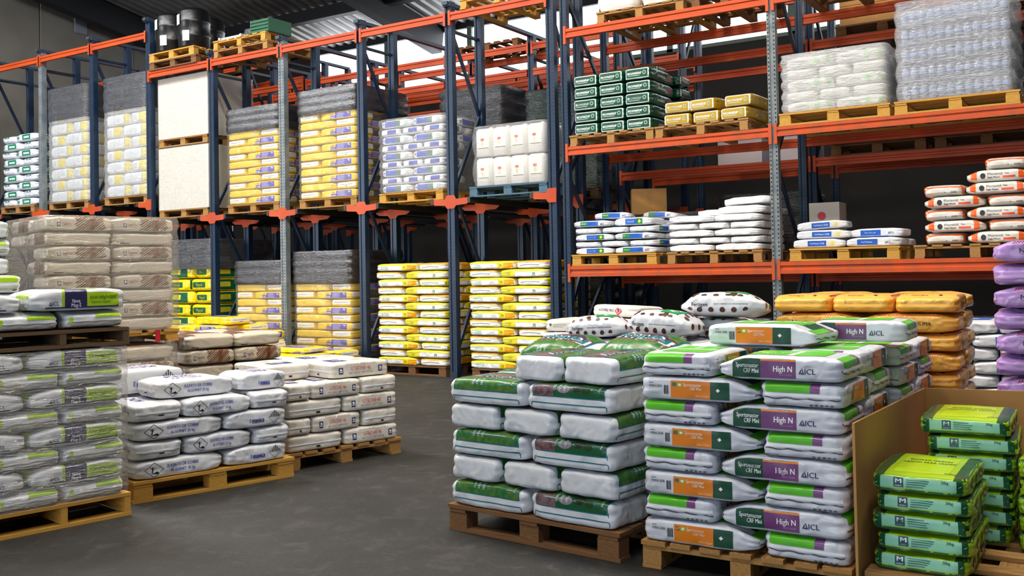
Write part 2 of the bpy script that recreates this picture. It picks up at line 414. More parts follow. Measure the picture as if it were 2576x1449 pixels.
# ------------------------------------------------------------------ sacks
M_ink = {}
def ink(c, rough=0.38):
    k = (c, rough)
    if k not in M_ink: M_ink[k] = mat('print ' + c.lstrip('#') + ('' if rough == 0.38 else ' %.2f' % rough), c, rough)
    return M_ink[k]

TXT = {}
def text2d(body, bold=0.0):
    """outline of a line of lettering as 2-D vertices and faces, height 1 for capitals"""
    k = body
    if k not in TXT:
        cu = bpy.data.curves.new('lettering', 'FONT'); cu.body = body; cu.resolution_u = 2; cu.size = 1.0
        o = bpy.data.objects.new('lettering', cu); COL.objects.link(o)
        dg = bpy.context.evaluated_depsgraph_get(); me = bpy.data.meshes.new_from_object(o.evaluated_get(dg))
        V = [(v.co.x, v.co.y) for v in me.vertices]; F = [tuple(p.vertices) for p in me.polygons]
        bpy.data.objects.remove(o); bpy.data.curves.remove(cu); bpy.data.meshes.remove(me)
        x0 = min(v[0] for v in V); x1 = max(v[0] for v in V)
        V = [((v[0] - x0) / 0.72, v[1] / 0.72) for v in V]
        TXT[k] = (V, F, (x1 - x0) / 0.72)
    return TXT[k]

class Sack:
    """one kind of sack: body, print (flat lettering and panels wrapped on the body) and optional seam flaps"""
    def __init__(s, key, L, W, T, base, desc, pinch=(0.0, 0.0), e=5.0, dome=0.0, lump=0.006, cat='sack', name='sack', nvar=2, paint=None, seam=None, group=None, wrk=1.0):
        s.wrk = wrk; s.key, s.L, s.W, s.T, s.base, s.desc, s.pinch, s.e, s.dome, s.lump = key, L, W, T, base, desc, pinch, e, dome, lump
        s.cat, s.name, s.paint, s.seam, s.group = cat, name, paint, seam, group
        s.vars = [s.make(i) for i in range(nvar)]
    def make(s, seed):
        nx, ny, nz = 40, 28, 10
        L, W, T = s.L, s.W, s.T
        bm = bmesh.new(); grid = {}
        def vert(i, j, k):
            if (i, j, k) in grid: return grid[(i, j, k)]
            a, b_, c = 2 * i / nx - 1, 2 * j / ny - 1, 2 * k / nz - 1
            a = math.sin(a * PI / 2) * .5 + a * .5
            e = s.e; r = (abs(a) ** e + abs(b_) ** e + abs(c) ** e) ** (1 / e)
            a, b_, c = a / r, b_ / r, c / r
            p = s.pinch[0] if a < 0 else s.pinch[1]
            t = max(0.0, (abs(a) - 0.5) / 0.5); t = t * t * (3 - 2 * t)
            th = 1 - s.lump * 3 * (0.5 + 0.5 * noise.noise(Vector((a * 1.6 + seed * 5.1, b_ * 1.2, 3.3 + seed))))
            c2 = c * (1 - p * t) * (th if c > 0 else 1.0); b2 = b_ * (1 - 0.02 * t * (1 + math.sin(c * 9 + seed)))
            z = c2 * T / 2 + T / 2 - 0.15 * T * p * t
            if c > 0: z += s.dome * (1 - a * a) * (1 - b_ * b_)
            P = Vector((a * L / 2, b2 * W / 2, z))
            q = Vector((P.x * 7 + seed * 13.7, P.y * 7 + sum(map(ord, s.key)) % 17, P.z * 9))
            n1 = noise.noise(q); n2 = noise.noise(q * 2.3 + Vector((5, 3, 1)))
            side = 1.0 if abs(c) < 0.8 else 0.45
            n3 = noise.noise(Vector((P.x * 3, P.y * 28 + seed, P.z * 28))) if abs(a) > .8 else noise.noise(Vector((P.x * 28 + seed, P.y * 4, P.z * 6))) if abs(b_) > .85 else 0
            P += Vector((a, b_, c * .6)) * (s.lump * side * (n1 + 0.5 * n2 + 0.12 * n3))
            w1 = noise.ridged_multi_fractal(Vector((P.x * 9 + seed * 3.1, P.y * 13 + 7, P.z * 16 + seed)), 1.0, 2.1, 2, 1.0, 2.0) - 1.1
            w2 = noise.ridged_multi_fractal(Vector((P.x * 5, P.y * 26 + seed, P.z * 30)), 1.0, 2.0, 2, 1.0, 2.0) - 1.1 if abs(a) > .72 else 0.0
            P -= Vector((a, b_, c * .5)) * (s.wrk * (0.0021 * w1 + 0.0010 * w2) * (1.0 if abs(c) < .85 else .7))
            P.x = max(-L / 2, min(L / 2, P.x)); P.y = max(-W / 2, min(W / 2, P.y)); P.z = max(0.005, min(T + s.dome, P.z))
            grid[(i, j, k)] = bm.verts.new(P); return grid[(i, j, k)]
        for i in range(nx):
            for j in range(ny):
                bm.faces.new((vert(i, j, 0), vert(i, j + 1, 0), vert(i + 1, j + 1, 0), vert(i + 1, j, 0)))
                bm.faces.new((vert(i, j, nz), vert(i + 1, j, nz), vert(i + 1, j + 1, nz), vert(i, j + 1, nz)))
            for k in range(nz):
                bm.faces.new((vert(i, 0, k), vert(i + 1, 0, k), vert(i + 1, 0, k + 1), vert(i, 0, k + 1)))
                bm.faces.new((vert(i, ny, k), vert(i, ny, k + 1), vert(i + 1, ny, k + 1), vert(i + 1, ny, k)))
        for j in range(ny):
            for k in range(nz):
                bm.faces.new((vert(0, j, k), vert(0, j, k + 1), vert(0, j + 1, k + 1), vert(0, j + 1, k)))
                bm.faces.new((vert(nx, j, k), vert(nx, j + 1, k), vert(nx, j + 1, k + 1), vert(nx, j, k + 1)))
        bm.normal_update()
        s.bvh = BVHTree.FromBMesh(bm)
        me = bpy.data.meshes.new(s.name); bm.to_mesh(me); bm.free()
        me.materials.append(s.base); me.polygons.foreach_set('use_smooth', [True] * len(me.polygons))
        s.D = {}; s.rng = random.Random(sum(map(ord, s.key)) % 1000 + seed)
        out = [me, None, []]
        if s.paint:
            s.paint(s)
            V, F, mi, ms = [], [], [], []
            for m, (v, f) in s.D.items():
                b0 = len(V); V += v; F += [tuple(i + b0 for i in q) for q in f]; mi += [len(ms)] * len(f); ms.append(m)
            if F: out[1] = mesh('printed_panel', V, F, ms, mi, True)
        if s.seam:
            for (face, v0, hgt, inset, m) in s.seam: out[2].append(s.flap(face, v0, hgt, inset, m))
        return out
    # --- points on the box round the sack, pulled onto its skin
    def boxpt(s, f, u, v):
        L, W, T = s.L, s.W, s.T; h = T / 2
        if f == 'F': return Vector((u, -W / 2, h + v)) if v <= h else Vector((u, -W / 2 + v - h, T))
        if f == 'B': return Vector((-u, W / 2, h + v)) if v <= h else Vector((-u, W / 2 - (v - h), T))
        if f == 'T': return Vector((u, v, T + s.dome))
        if f == 'N': return Vector((-L / 2, -u, h + v)) if v <= h else Vector((-L / 2 + v - h, -u, T))
        if f == 'P': return Vector((L / 2, u, h + v)) if v <= h else Vector((L / 2 - (v - h), u, T))
    def skin(s, f, u, v, off):
        p = s.boxpt(f, u, v); q, n, i, d = s.bvh.find_nearest(p)
        if f == 'T':                         # straight down keeps print undistorted on a domed top
            h = s.bvh.ray_cast(p + Vector((0, 0, 0.1)), Vector((0, 0, -1)))
            if h[0] is not None: q, n = h[0], h[1]
        return q + n * off
    def put(s, f, V, F, m, off):
        v, ff = s.D.setdefault(m, ([], [])); b0 = len(v)
        v += [s.skin(f, a, b_, off) for a, b_ in V]; ff += [tuple(i + b0 for i in q) for q in F]
    def rect(s, f, u0, u1, v0, v1, c, off=0.0016, shear=0.0, rough=0.38):
        m = c if not isinstance(c, str) else ink(c, rough)
        nu = max(1, math.ceil((u1 - u0) / 0.016)); nv = max(1, math.ceil((v1 - v0) / 0.014))
        V = [(u0 + (u1 - u0) * i / nu + shear * (j / nv - .5), v0 + (v1 - v0) * j / nv) for j in range(nv + 1) for i in range(nu + 1)]
        F = [(j * (nu + 1) + i, j * (nu + 1) + i + 1, (j + 1) * (nu + 1) + i + 1, (j + 1) * (nu + 1) + i) for j in range(nv) for i in range(nu)]
        s.put(f, V, F, m, off)
    def disc(s, f, u, v, ru, rv, c, off=0.0030, n=14, rot=0.0):
        m = ink(c) if isinstance(c, str) else c; ca, sa = math.cos(rot), math.sin(rot)
        V = [(u, v)]
        for q in (0.5, 1.0):
            for k in range(n):
                a = 2 * PI * k / n; x, y = q * ru * math.cos(a), q * rv * math.sin(a); V.append((u + x * ca - y * sa, v + x * sa + y * ca))
        F = [(0, 1 + k, 1 + (k + 1) % n) for k in range(n)] + [(1 + k, 1 + n + k, 1 + n + (k + 1) % n, 1 + (k + 1) % n) for k in range(n)]
        s.put(f, V, F, m, off)
    def poly(s, f, pts, c, off=0.0032):
        m = ink(c) if isinstance(c, str) else c
        s.put(f, pts, [tuple(range(len(pts)))], m, off)
    def strip(s, f, pts, w, c, off=0.0018):
        """a line of width w along points"""
        m = ink(c) if isinstance(c, str) else c; V = []; q_ = [pts[0]]
        for a, b_ in zip(pts, pts[1:]):
            n_ = max(1, math.ceil(math.hypot(b_[0] - a[0], b_[1] - a[1]) / 0.02)); q_ += [(a[0] + (b_[0] - a[0]) * k / n_, a[1] + (b_[1] - a[1]) * k / n_) for k in range(1, n_ + 1)]
        pts = q_
        for i, p in enumerate(pts):
            a = pts[max(0, i - 1)]; b_ = pts[min(len(pts) - 1, i + 1)]; dx, dy = b_[0] - a[0], b_[1] - a[1]; l = math.hypot(dx, dy) or 1
            V += [(p[0] - dy / l * w / 2, p[1] + dx / l * w / 2), (p[0] + dy / l * w / 2, p[1] - dx / l * w / 2)]
        F = [(2 * i, 2 * i + 1, 2 * i + 3, 2 * i + 2) for i in range(len(pts) - 1)]
        s.put(f, V, F, m, off)
    def text(s, f, body, u, v, size, c, width=None, align='l', bold=0.0, off=0.0036, flip=False, rot=0.0, arc=0.0):
        m = ink(c) if isinstance(c, str) else c
        V, F, w = text2d(body, bold); k = size; kx = (width / w) if width else k; w2 = w * kx
        ox = {'l': 0, 'c': -w2 / 2, 'r': -w2}[align]; ca, sa = math.cos(rot), math.sin(rot); out = []
        for x, y in V:
            x, y = x * kx + ox, (y - 0.5) * k
            if arc: y += arc * (1 - (2 * (x - ox) / w2 - 1) ** 2)
            if flip: x, y = -x, -y
            out.append((u + x * ca - y * sa, v + x * sa + y * ca))
        s.put(f, out, F, m, off)
        if bold:                             # a second, slightly shifted impression makes heavier strokes
            for d_ in (-1, 1): s.put(f, [(a + d_ * size * min(.12, bold * .9), b_ + d_ * size * min(.06, bold * .4)) for a, b_ in out], F, m, off)
    def flap(s, f, v0, hgt, inset, m):
        """a folded or stitched flap of material standing slightly off an end or side"""
        hw = (s.W if f in 'NP' else s.L) / 2 - inset; n = 16; V = []; F = []
        dr = {'F': Vector((0, -1, 0)), 'B': Vector((0, 1, 0)), 'N': Vector((-1, 0, 0)), 'P': Vector((1, 0, 0))}[f]
        for i in range(n + 1):
            u = -hw + 2 * hw * i / n; wob = 0.004 * math.sin(i * 1.3 + s.rng.random()) * (hgt > 0.01)
            p0 = s.skin(f, u, v0 + hgt, 0.0012); p1 = s.skin(f, u, v0 + hgt / 2, 0.002); p2 = s.skin(f, u, v0 + wob, 0.003) + dr * 0.001
            V += [p0, p1, p2, p2 - dr * 0.003 + Vector((0, 0, -0.001))]
        for i in range(n):
            for j in range(3): F.append((4 * i + j, 4 * i + j + 1, 4 * i + 5 + j, 4 * i + 4 + j))
        return mesh('seam_flap', V, F, [m], None, True)
    def place(s, loc, rot, label, scale=(1, 1, 1), group=None, var=None):
        v = s.vars[random.randrange(len(s.vars)) if var is None else var % len(s.vars)]
        o = new_obj(s.name, v[0], None, loc); o.rotation_euler = rot if not isinstance(rot, (int, float)) else (0, 0, rot); o.scale = scale
        tag(o, label, s.cat, group or s.group)
        if v[1]: new_obj('printed_panel', v[1], o)
        for f in v[2]: new_obj('seam_flap', f, o)
        return o

ORD = ['lowest', 'second', 'third', 'fourth', 'fifth', 'sixth', 'seventh', 'eighth', 'ninth', 'tenth', 'eleventh', 'twelfth', 'thirteenth', 'fourteenth']
class Frame:
    """corner of a load: u runs along its front face, v into its depth"""
    def __init__(s, x, y, deg=0.0, z=0.0): s.x, s.y, s.a, s.z = x, y, math.radians(deg), z
    def __call__(s, u, v, z=0.0):
        c, n = math.cos(s.a), math.sin(s.a); return Vector((s.x + u * c - v * n, s.y + u * n + v * c, s.z + z))

def lay(fr, z, kind, ori, u0, v0, w, label, group, jit=1.0, tz=1.0, dep=None, tilt=(0, 0), yaw=0.0, var=None):
    """put one sack with its near corner at (u0, v0); L/l lengthwise, E/e end-on, capital or small for which face looks out"""
    K = kind
    if ori in 'Ll': sx, sy = w / K.L, (dep or K.W) / K.W; du, dv = w, dep or K.W; r = 0 if ori == 'L' else PI
    else: sy, sx = w / K.W, (dep or K.L) / K.L; du, dv = w, dep or K.L; r = PI / 2 if ori == 'E' else -PI / 2
    j = lambda a: random.uniform(-a, a) * jit
    p = fr(u0 + du / 2 + j(.002), v0 + dv / 2 + j(.002), z)
    g = 0.974
    return K.place(p, (tilt[0], tilt[1], fr.a + r + math.radians(yaw) + j(.006)), label, (sx * g, sy * g, tz * 0.985), group, var)

def stack(fr, z0, kind, rows, width, where, group, T=None, sides=('', ''), jit=1.0, start=0, depth=None, rear=99):
    """rows: list of (front, back) strings, one letter for each sack; None leaves a row out"""
    T = T or kind.T; tz = T / kind.T; z = z0
    for i, (fr_, bk) in enumerate(rows):
        def nat(c): return kind.L if c in 'Ll' else kind.W
        def dep(c): return kind.W if c in 'Ll' else kind.L
        full = kind.L + kind.W if depth is None else depth
        def pos(k, n, row):
            s_ = '' if n == 1 else (sides[0] if k == 0 else sides[1] if k == n - 1 else 'middle')
            return ('%s %s' % (row, s_)).strip()
        def pose(c): return 'lengthwise' if c in 'Ll' else 'end-on'
        def lab(c, k, n, row): return '%s, %s, %s layer%s, %s' % (kind.desc, pose(c), ORD[i + start], where, pos(k, n, row))
        if fr_:
            tot = sum(nat(c) for c in fr_ if c != '.'); u = 0.0; kf = width / (sum(nat(c if c != '.' else 'L') for c in fr_))
            for k, c in enumerate(fr_):
                if c == '.': u += kind.L * kf; continue
                wd = nat(c) * kf; lay(fr, z, kind, c, u, 0, wd, lab(c, k, len(fr_), 'front row'), group, jit, tz); u += wd
        if bk and i >= len(rows) - rear:
            kf = width / sum(nat(c) for c in bk); u = 0.0
            for k, c in enumerate(bk):
                wd = nat(c) * kf
                lay(fr, z, kind, c, u, full - dep(c), wd, lab(c, k, len(bk), 'rear row'), group, jit, tz); u += wd
        z += T
    return z

# ------------------------------------------------------------------ pallets
UNIT = {}
def piece(name, parent, c, d, m):
    if m.name not in UNIT:
        b = bmesh.new(); bmesh.ops.create_cube(b, size=1.0); me = bpy.data.meshes.new('board'); b.to_mesh(me); b.free(); me.materials.append(m); UNIT[m.name] = me
    return new_obj(name, UNIT[m.name], parent, c, 0, d)
def pallet(fr, lu, lv, z, label, m=None, along='u', h=0.144, group='wooden pallets', style='block', inset=0.0, name='pallet'):
    m = m or M_wood
    P = thing(name, label, 'pallet', fr(0, 0, z), fr.a, group)
    j = lambda: random.uniform(-.004, .004)
    A, Bd = (lu, lv) if along == 'u' else (lv, lu)
    def pc(nm, a, b_, zz, da, db, dz):   # a along boards, b across
        c = (a, b_, zz) if along == 'u' else (b_, a, zz); d = (da, db, dz) if along == 'u' else (db, da, dz)
        piece(nm, P, c, d, m)
    t = 0.021
    if style == 'stringer':
        for k in range(7): pc('deck_board', A / 2 + j(), 0.05 + (Bd - .1) * k / 6, h - t / 2, A, 0.095, t)
        for k in range(4): pc('stringer', 0.02 + (A - .04) * k / 3, Bd / 2, h / 2, 0.038, Bd - .01, h - 2 * t - .002)
        for k in range(3): pc('base_board', A / 2 + j(), 0.05 + (Bd - .1) * k / 2, t / 2, A, 0.095, t)
        return P
    nb = 5 if Bd < 0.95 else 7
    for k in range(nb):
        wd = 0.13 if k in (0, nb - 1) else 0.105
        pc('deck_board', A / 2 + j(), wd / 2 + (Bd - wd) * k / (nb - 1), h - t / 2, A + j(), wd, t)
    bh = h - 3 * t - 0.002
    for k in range(3):
        pc('cross_board', 0.07 + (A - .14) * k / 2, Bd / 2, h - t * 1.5 - 0.0005, 0.12, Bd - .01, t - 0.001)
        for q in range(3): pc('block', 0.07 + (A - .14) * k / 2, 0.06 + (Bd - .12) * q / 2 + j(), t + bh / 2 + .0005, 0.13, 0.1, bh)
        pc('base_board', A / 2 + j(), 0.055 + (Bd - .11) * k / 2, t / 2, A, 0.1, t - .001)
    return P

def wrap(fr, u0, u1, v0, v1, z0, z1, T, m, label, name='stretch_wrap', bulge=0.012, top=True, amp=0.012, group='stretch film round pallet loads', parent=None, gap=0.004, skew=None, seed=0, ex=14.0):
    """creased plastic film stretched round a load"""
    W, Dp = u1 - u0, v1 - v0; r = 0.05; per = []
    def side(a, b_, n):
        for k in range(n): t = k / n; per.append((a[0] + (b_[0] - a[0]) * t, a[1] + (b_[1] - a[1]) * t))
    nu, nv = max(8, int(W / 0.05)), max(8, int(Dp / 0.06))
    side((u0, v0), (u1, v0), nu); side((u1, v0), (u1, v1), nv); side((u1, v1), (u0, v1), nu); side((u0, v1), (u0, v0), nv)
    cx, cy = (u0 + u1) / 2, (v0 + v1) / 2; N = len(per); nz = max(4, int((z1 - z0) / 0.028)); V = []; F = []
    for i in range(nz + 1):
        z = z0 + (z1 - z0) * i / nz
        for (a, b_) in per:
            dx, dy = (a - cx) / (W / 2), (b_ - cy) / (Dp / 2)
            k = (abs(dx) ** ex + abs(dy) ** ex) ** (-1 / ex)
            ph = abs(math.sin(PI * ((z - z0) / T)))
            n_ = noise.noise(Vector((a * 3 + seed, b_ * 3, z * 11))) + 0.5 * noise.noise(Vector((a * 9, b_ * 9 + seed, z * 5)))
            o = gap + bulge * ph + amp * (0.5 + 0.5 * max(-1, min(1, n_)))
            if skew: zz = z if i not in (0,) else z + skew * (dx)
            else: zz = z
            V.append(fr(cx + (a - cx) * k + dx * k * o, cy + (b_ - cy) * k + dy * k * o, zz) )
    for i in range(nz):
        for k in range(N): F.append((i * N + k, i * N + (k + 1) % N, (i + 1) * N + (k + 1) % N, (i + 1) * N + k))
    if top:
        b0 = nz * N
        for q in range(1, 5):
            t = 1 - q / 4.6
            for k in range(N):
                p = V[b0 + k]; c = fr(cx, cy, 0); zz = p[2] + 0.012 * noise.noise(Vector((p[0] * 6, p[1] * 6, seed))) + 0.006
                V.append(Vector((c.x + (p[0] - c.x) * t, c.y + (p[1] - c.y) * t, zz)))
            a0 = b0 + (q - 1) * N; a1 = b0 + q * N
            for k in range(N): F.append((a0 + k, a0 + (k + 1) % N, a1 + (k + 1) % N, a1 + k))
        F.append(tuple(b0 + 4 * N + k for k in range(N)))
    org = fr(0, 0, 0)
    V = [v - org for v in V]
    o = new_obj(name, mesh(name, V, F, [m], None, True), parent, org if parent is None else None)
    if parent is None: tag(o, label, 'plastic wrap', group)
    return o
M_film = film('clear stretch film', '#e9e6df', 0.09)
M_filmY = film('milky stretch film', '#d8ccb4', 0.13)
M_filmW = film('white stretch film', '#f2f0f4', 0.30, 0.22)
M_filmK = film('black top film', '#2c2b30', 0.95, 0.24, 0.35)
M_filmD = film('dark load film', '#15161a', 0.96, 0.2, 0.7)
M_filmG = film('grey silver film', '#44464d', 0.93, 0.2, 0.9)

# ------------------------------------------------------------------ kinds of sack
def plastic(name, c, rough=0.34, bump=0.22, bscale=5, var=0.05, stretch=(1, 1, 1)): return mat(name, c, rough, bump=bump * 2.0, bscale=bscale * 3.0, var=var, vscale=5, stretch=stretch, coat=0.12, ridge=True)
P_white = plastic('white woven plastic', '#d9dce3'); P_cool = plastic('cool white film', '#cfd3de', 0.32, 0.3, 5)
P_cream = plastic('cream film', '#cbc1b0'); P_ivory = plastic('ivory film', '#e0dbd2', 0.4, 0.15)
P_amber = plastic('amber film', '#f0b14a', 0.33, 0.3, 7); P_lilac = plastic('lilac film', '#b08acb', 0.33, 0.3, 7)
P_lime = plastic('lime film', '#8fb818', 0.25, 0.3, 6); P_yellow = plastic('yellow film', '#f6d200', 0.3, 0.22)
P_ylem = plastic('lemon film', '#f3d908', 0.32, 0.25); P_green = plastic('bottle green film', '#0c4a36', 0.28, 0.25)
P_ochre = plastic('ochre film', '#b08a14', 0.3, 0.25); P_ywhite = plastic('bright white film', '#eef0f2', 0.35, 0.2)
NAVY, TEAL, LIME = '#1b2350', '#0f6f80', '#a3c91a'
M_pict = mat('printed garden picture', '#1c6a34', 0.28, color2='#5f7a35', vscale=30, var=0.3)
M_pict2 = mat('printed soil picture', '#5a3a38', 0.28, color2='#8a6c72', vscale=34, var=0.3)

def logo_icl(s, f, u, v, h, c=NAVY):
    s.poly(f, [(u, v - h / 2), (u + h * .22, v - h / 2), (u + h * .52, v + h * .12), (u + h * .42, v + h * .34)], c); s.poly(f, [(u + h * .3, v - h * .5), (u + h * 1.0, v - h * .5), (u + h * .62, v + h * .5), (u + h * .5, v + h * .5), (u + h * .72, v - h * .28), (u + h * .38, v - h * .28)], c)
    s.text(f, 'ICL', u + h * 1.08, v, h * .95, c, bold=0.02)
def lines(s, f, u0, u1, v, n, step, c, h=0.0045):
    for k in range(n): s.rect(f, u0, u0 + (u1 - u0) * (0.7 + 0.3 * s.rng.random()), v - k * step, v - k * step + h, c, 0.002)
def barcode(s, f, u, v, w, h, c='#222'):
    x = u
    while x < u + w: d = s.rng.choice((.002, .003, .005)); s.rect(f, x, x + d, v - h / 2, v + h / 2, '#2a2d33', 0.002); x += d + s.rng.choice((.002, .003))

def p_sport(s):
    G, V_, O, LG = '#0f4632', '#6e3c74', '#dd7d16', '#53b51c'
    h = .044
    s.rect('F', -.225, -.085, -h, h + .006, G); s.rect('F', -.085, .085, -h, h - .006, V_); s.rect('F', -.085, .085, h - .006, h + .003, O)
    s.text('F', 'Sportsmaster', -.095, .016, .022, '#e9edf0', .112, 'r', 0.02); s.text('F', 'CRF Mini', -.095, -.010, .022, '#e9edf0', .074, 'r', 0.02)
    s.text('F', 'High N', .068, .002, .028, '#efe9f2', .09, 'r', 0.03); s.text('F', '24-5-11+2CaO', .068, -.026, .009, '#b795bd', .06, 'r')
    logo_icl(s, 'F', .098, -.006, .028)
    # other long side
    s.text('B', '4278.01.25DB', -.255, .014, .012, '#22452f', .072, 'l', 0.02); s.rect('B', -.255, -.23, .028, .031, '#5b6b62'); barcode(s, 'B', -.172, -.004, .026, .045)
    s.rect('B', -.135, .075, -h, h, O); s.rect('B', .075, .175, -h, h, G)
    s.rect('B', -.128, -.104, .012, .034, '#3f6e5c', .0016); s.rect('B', -.098, -.074, .012, .034, '#5fbf2d', .0016); s.rect('B', -.094, -.078, .017, .029, '#dff0d0', .002)
    s.text('B', 'Sportsmaster', .03, .025, .017, '#f6e9d8', .095, 'r', 0.02); s.text('B', 'CRF Mini', .03, .006, .015, '#f6e9d8', .06, 'r', 0.02)
    s.text('B', '24-5-11+2CaO', .068, -.03, .01, '#f4dcc0', .07, 'r'); s.poly('B', [(.115, -.008), (.126, .002), (.115, .012), (.104, .002)], '#e8eaea')
    for f in 'NP':
        s.rect(f, -.175, .045, .012, .10, LG); s.rect(f, .045, .09, .012, .10, '#75447c'); s.rect(f, -.2, -.172, -.006, .0, G)
        for k in range(5): s.disc(f, .05 + .024 * k, -.045, .008, .007, '#5a6a70')
        s.rect(f, -.19, -.12, -.05, -.045, '#59636b')
    s.rect('T', -.2, .02, -.12, .12, LG); s.rect('T', .05, .2, -.12, .12, LG); s.rect('T', .02, .05, -.12, .12, '#c9cfc9'); s.rect('T', -.26, -.2, -.1, .1, G)
    s.text('T', 'High N', -.09, .0, .05, '#eef2ee', None, 'c', 0.02)
    s.strip('F', [(-.225, h + .012), (.085, h + .012)], .003, G)
    for f in 'NP': s.strip(f, [(-.19 + .02 * k, -.016 + .003 * math.sin(k * 1.3)) for k in range(20)], .006, '#4a4d55', .0012)  # dark wavy strip: shadow line under the flap edge, painted on
M_flapw = mat('white paper flap', '#dfe2ea', 0.5)
M_flapo = mat('orange seam tape', '#ffbe4a', 0.35); M_flapl = mat('lilac seam tape', '#b894d2', 0.35)
M_flapg = mat('grey end flap', '#c4c5c8', 0.5)
K_sport = Sack('sport', .62, .405, .12, P_cool, 'white green-and-purple sack', (0.55, 0.06), 9.0, name='fertiliser_sack', lump=.009, paint=p_sport, seam=[('N', -.012, .02, .012, M_flapw), ('P', -.012, .02, .012, M_flapw)])

def p_fertic(s):
    h = .074
    for f in 'FB':
        s.rect(f, -.25, .25, .004, .16, TEAL, .0010)
        s.rect(f, -.244, .02 if f == 'F' else -.1, .010, .16, M_pict2 if f == 'B' else M_pict, .0016); s.rect(f, .02 if f == 'F' else -.1, .244, .010, .16, '#14532e' if f == 'B' else M_pict, .0016)
        if f == 'B': s.disc(f, .06, .075, .05, .035, '#182a1c', .0022); s.disc(f, -.03, .06, .05, .03, '#8a7f8c', .002); s.disc(f, .13, .06, .03, .03, '#1f3f22', .0022)
        s.strip(f, [(-.26, -.062), (-.26, -.038), (-.25, -.03), (.0, -.03), (.25, -.03), (.26, -.038), (.26, -.062)], .006, TEAL)
        s.text(f, 'Peso Neto 20 kg', .215, .05, .013, '#dfe8df', None, 'l', 0.0, rot=PI / 2)
        for k in range(3): s.text(f, ('GENERAL', 'ABONO', 'MEZCLA')[k], -.09 + .035 * k, .072, .016, '#bfe3e4', .06, 'c', 0.03, rot=PI / 2)
    s.rect('T', -.25, .25, -.19, .19, TEAL, .0008); s.rect('T', -.24, .24, -.18, .18, M_pict2, .0014); s.rect('T', .06, .24, .02, .18, M_pict, .0018); s.rect('T', -.24, .06, .10, .18, '#2f6a3a', .0018)
    s.disc('T', .12, -.02, .07, .06, '#3a2c50', .0024); s.disc('T', .16, .08, .05, .04, '#2c6b33', .0024)
    s.text('T', 'Ferticosy', .02, -.05, .085, '#e9efe9', .41, 'c', 0.25, .003, True, arc=.03); s.text('T', 'Ferticosy', .02, -.05, .075, TEAL, .39, 'c', 0.05, .0045, True, arc=.03)
K_fertic = Sack('fertic', .60, .40, .148, P_white, 'white garden-picture sack', (0.08, 0.08), 9.0, name='soil_sack', lump=.011, paint=p_fertic)

def p_masso(s):
    for f in 'NP':
        s.rect(f, -.205, .205, -.034, .036, '#8fd3b4', .001); s.rect(f, -.205, .205, -.036, -.018, '#a3c63a', .0014)
        s.rect(f, -.205, -.165, -.036, .04, '#12502f', .0018); s.rect(f, .165, .205, -.036, .04, '#12502f', .0018)
        s.rect(f, -.105, -.062, -.014, .03, '#0d4f58', .002); s.text(f, 'M', -.0835, .014, .02, '#eef4f4', .026, 'c', 0.05, .003); s.text(f, 'MASSO', -.0835, -.007, .007, '#eef4f4', .03, 'c', 0.03, .003)
        lines(s, f, -.05, .05, .018, 4, .01, '#41786a'); s.text(f, '20kg', .1, .022, .012, '#164a3a', None, 'l', 0.03)
    s.rect('T', -.28, .28, -.2, .2, '#a6c91a', .0008, rough=.22); s.rect('T', -.3, .3, -.205, -.15, '#33512b', .0016, rough=.22); s.rect('T', -.3, .3, .15, .205, '#33512b', .0016, rough=.22)
    s.rect('T', -.22, .2, -.12, .12, '#b8d81c', .0016, rough=.22)
    s.text('T', 'ABONO PARA CESPED', .03, -.0, .03, '#2c4a14', .24, 'c', 0.02, .003, rot=-PI / 2); s.text('T', 'ENGRAIS GAZON', .09, -.0, .028, '#2c4a14', .19, 'c', 0.02, .003, rot=-PI / 2)
    s.text('T', '20kg', -.2, -.1, .02, '#2c4a14', None, 'l', 0.02, .003, rot=-PI / 2)
    for f in 'FB':
        for k in range(3): s.disc(f, -.15 + .14 * k, 0, .05, .02, '#6c4b63'); s.text(f, 'MASSO', -.15 + .14 * k, 0, .016, '#dfe9c8', None, 'c', 0.03)
K_ftop = Sack('fertic', .60, .40, .13, P_white, 'white garden-picture sack', (0.3, 0.3), 4.5, dome=.034, name='soil_sack', lump=.011, paint=p_fertic)
K_masso = Sack('masso', .60, .43, .086, P_lime, 'lime green sack with pale printed end', (0.10, 0.10), 9.0, dome=.0, name='lawn_feed_sack', lump=.009, paint=p_masso, seam=[('N', -.034, .012, .004, mat('clear green hem', '#2f6b46', .2))])

def p_nitro(ink_c, red):
    def f_(s):
        for f in 'FB':
            s.text(f, 'N', -.155, .004, .030, ink_c, None, 'l', 0.03); s.text(f, 'ITROFOSKA', -.128, .0, .022, ink_c, .135, 'l', 0.03); s.text(f, 'SUPER', .055, .0, .022, ink_c, .08, 'l', 0.02)
            s.strip(f, [(-.15, -.017), (.0, -.017)], .003, red); s.strip(f, [(-.13, -.024), (.0, -.024)], .0015, ink_c)
            for k in range(24): s.rect(f, -.19 + .016 * k, -.182 + .016 * k, .050, .085, red, .0016, shear=.012)
        s.text('T', 'NITROFOSKA', .06, .0, .04, ink_c, .26, 'c', 0.03, rot=-PI / 2); s.poly('T', [(-.2, -.1), (-.215, -.085), (-.2, -.07), (-.185, -.085)], ink_c, .003); s.text('T', 'Compo', -.2, .10, .026, ink_c, None, 'l', 0.02, rot=-PI / 2)
    return f_
K_nitro = Sack('nitro', .575, .40, .128, P_amber, 'amber sack with black lettering', (0.25, 0.25), 7.0, name='nitrate_sack', lump=.009, paint=p_nitro('#2b2118', '#a03018'), seam=[('N', -.028, .028, .01, M_flapo), ('P', -.028, .028, .01, M_flapo)])
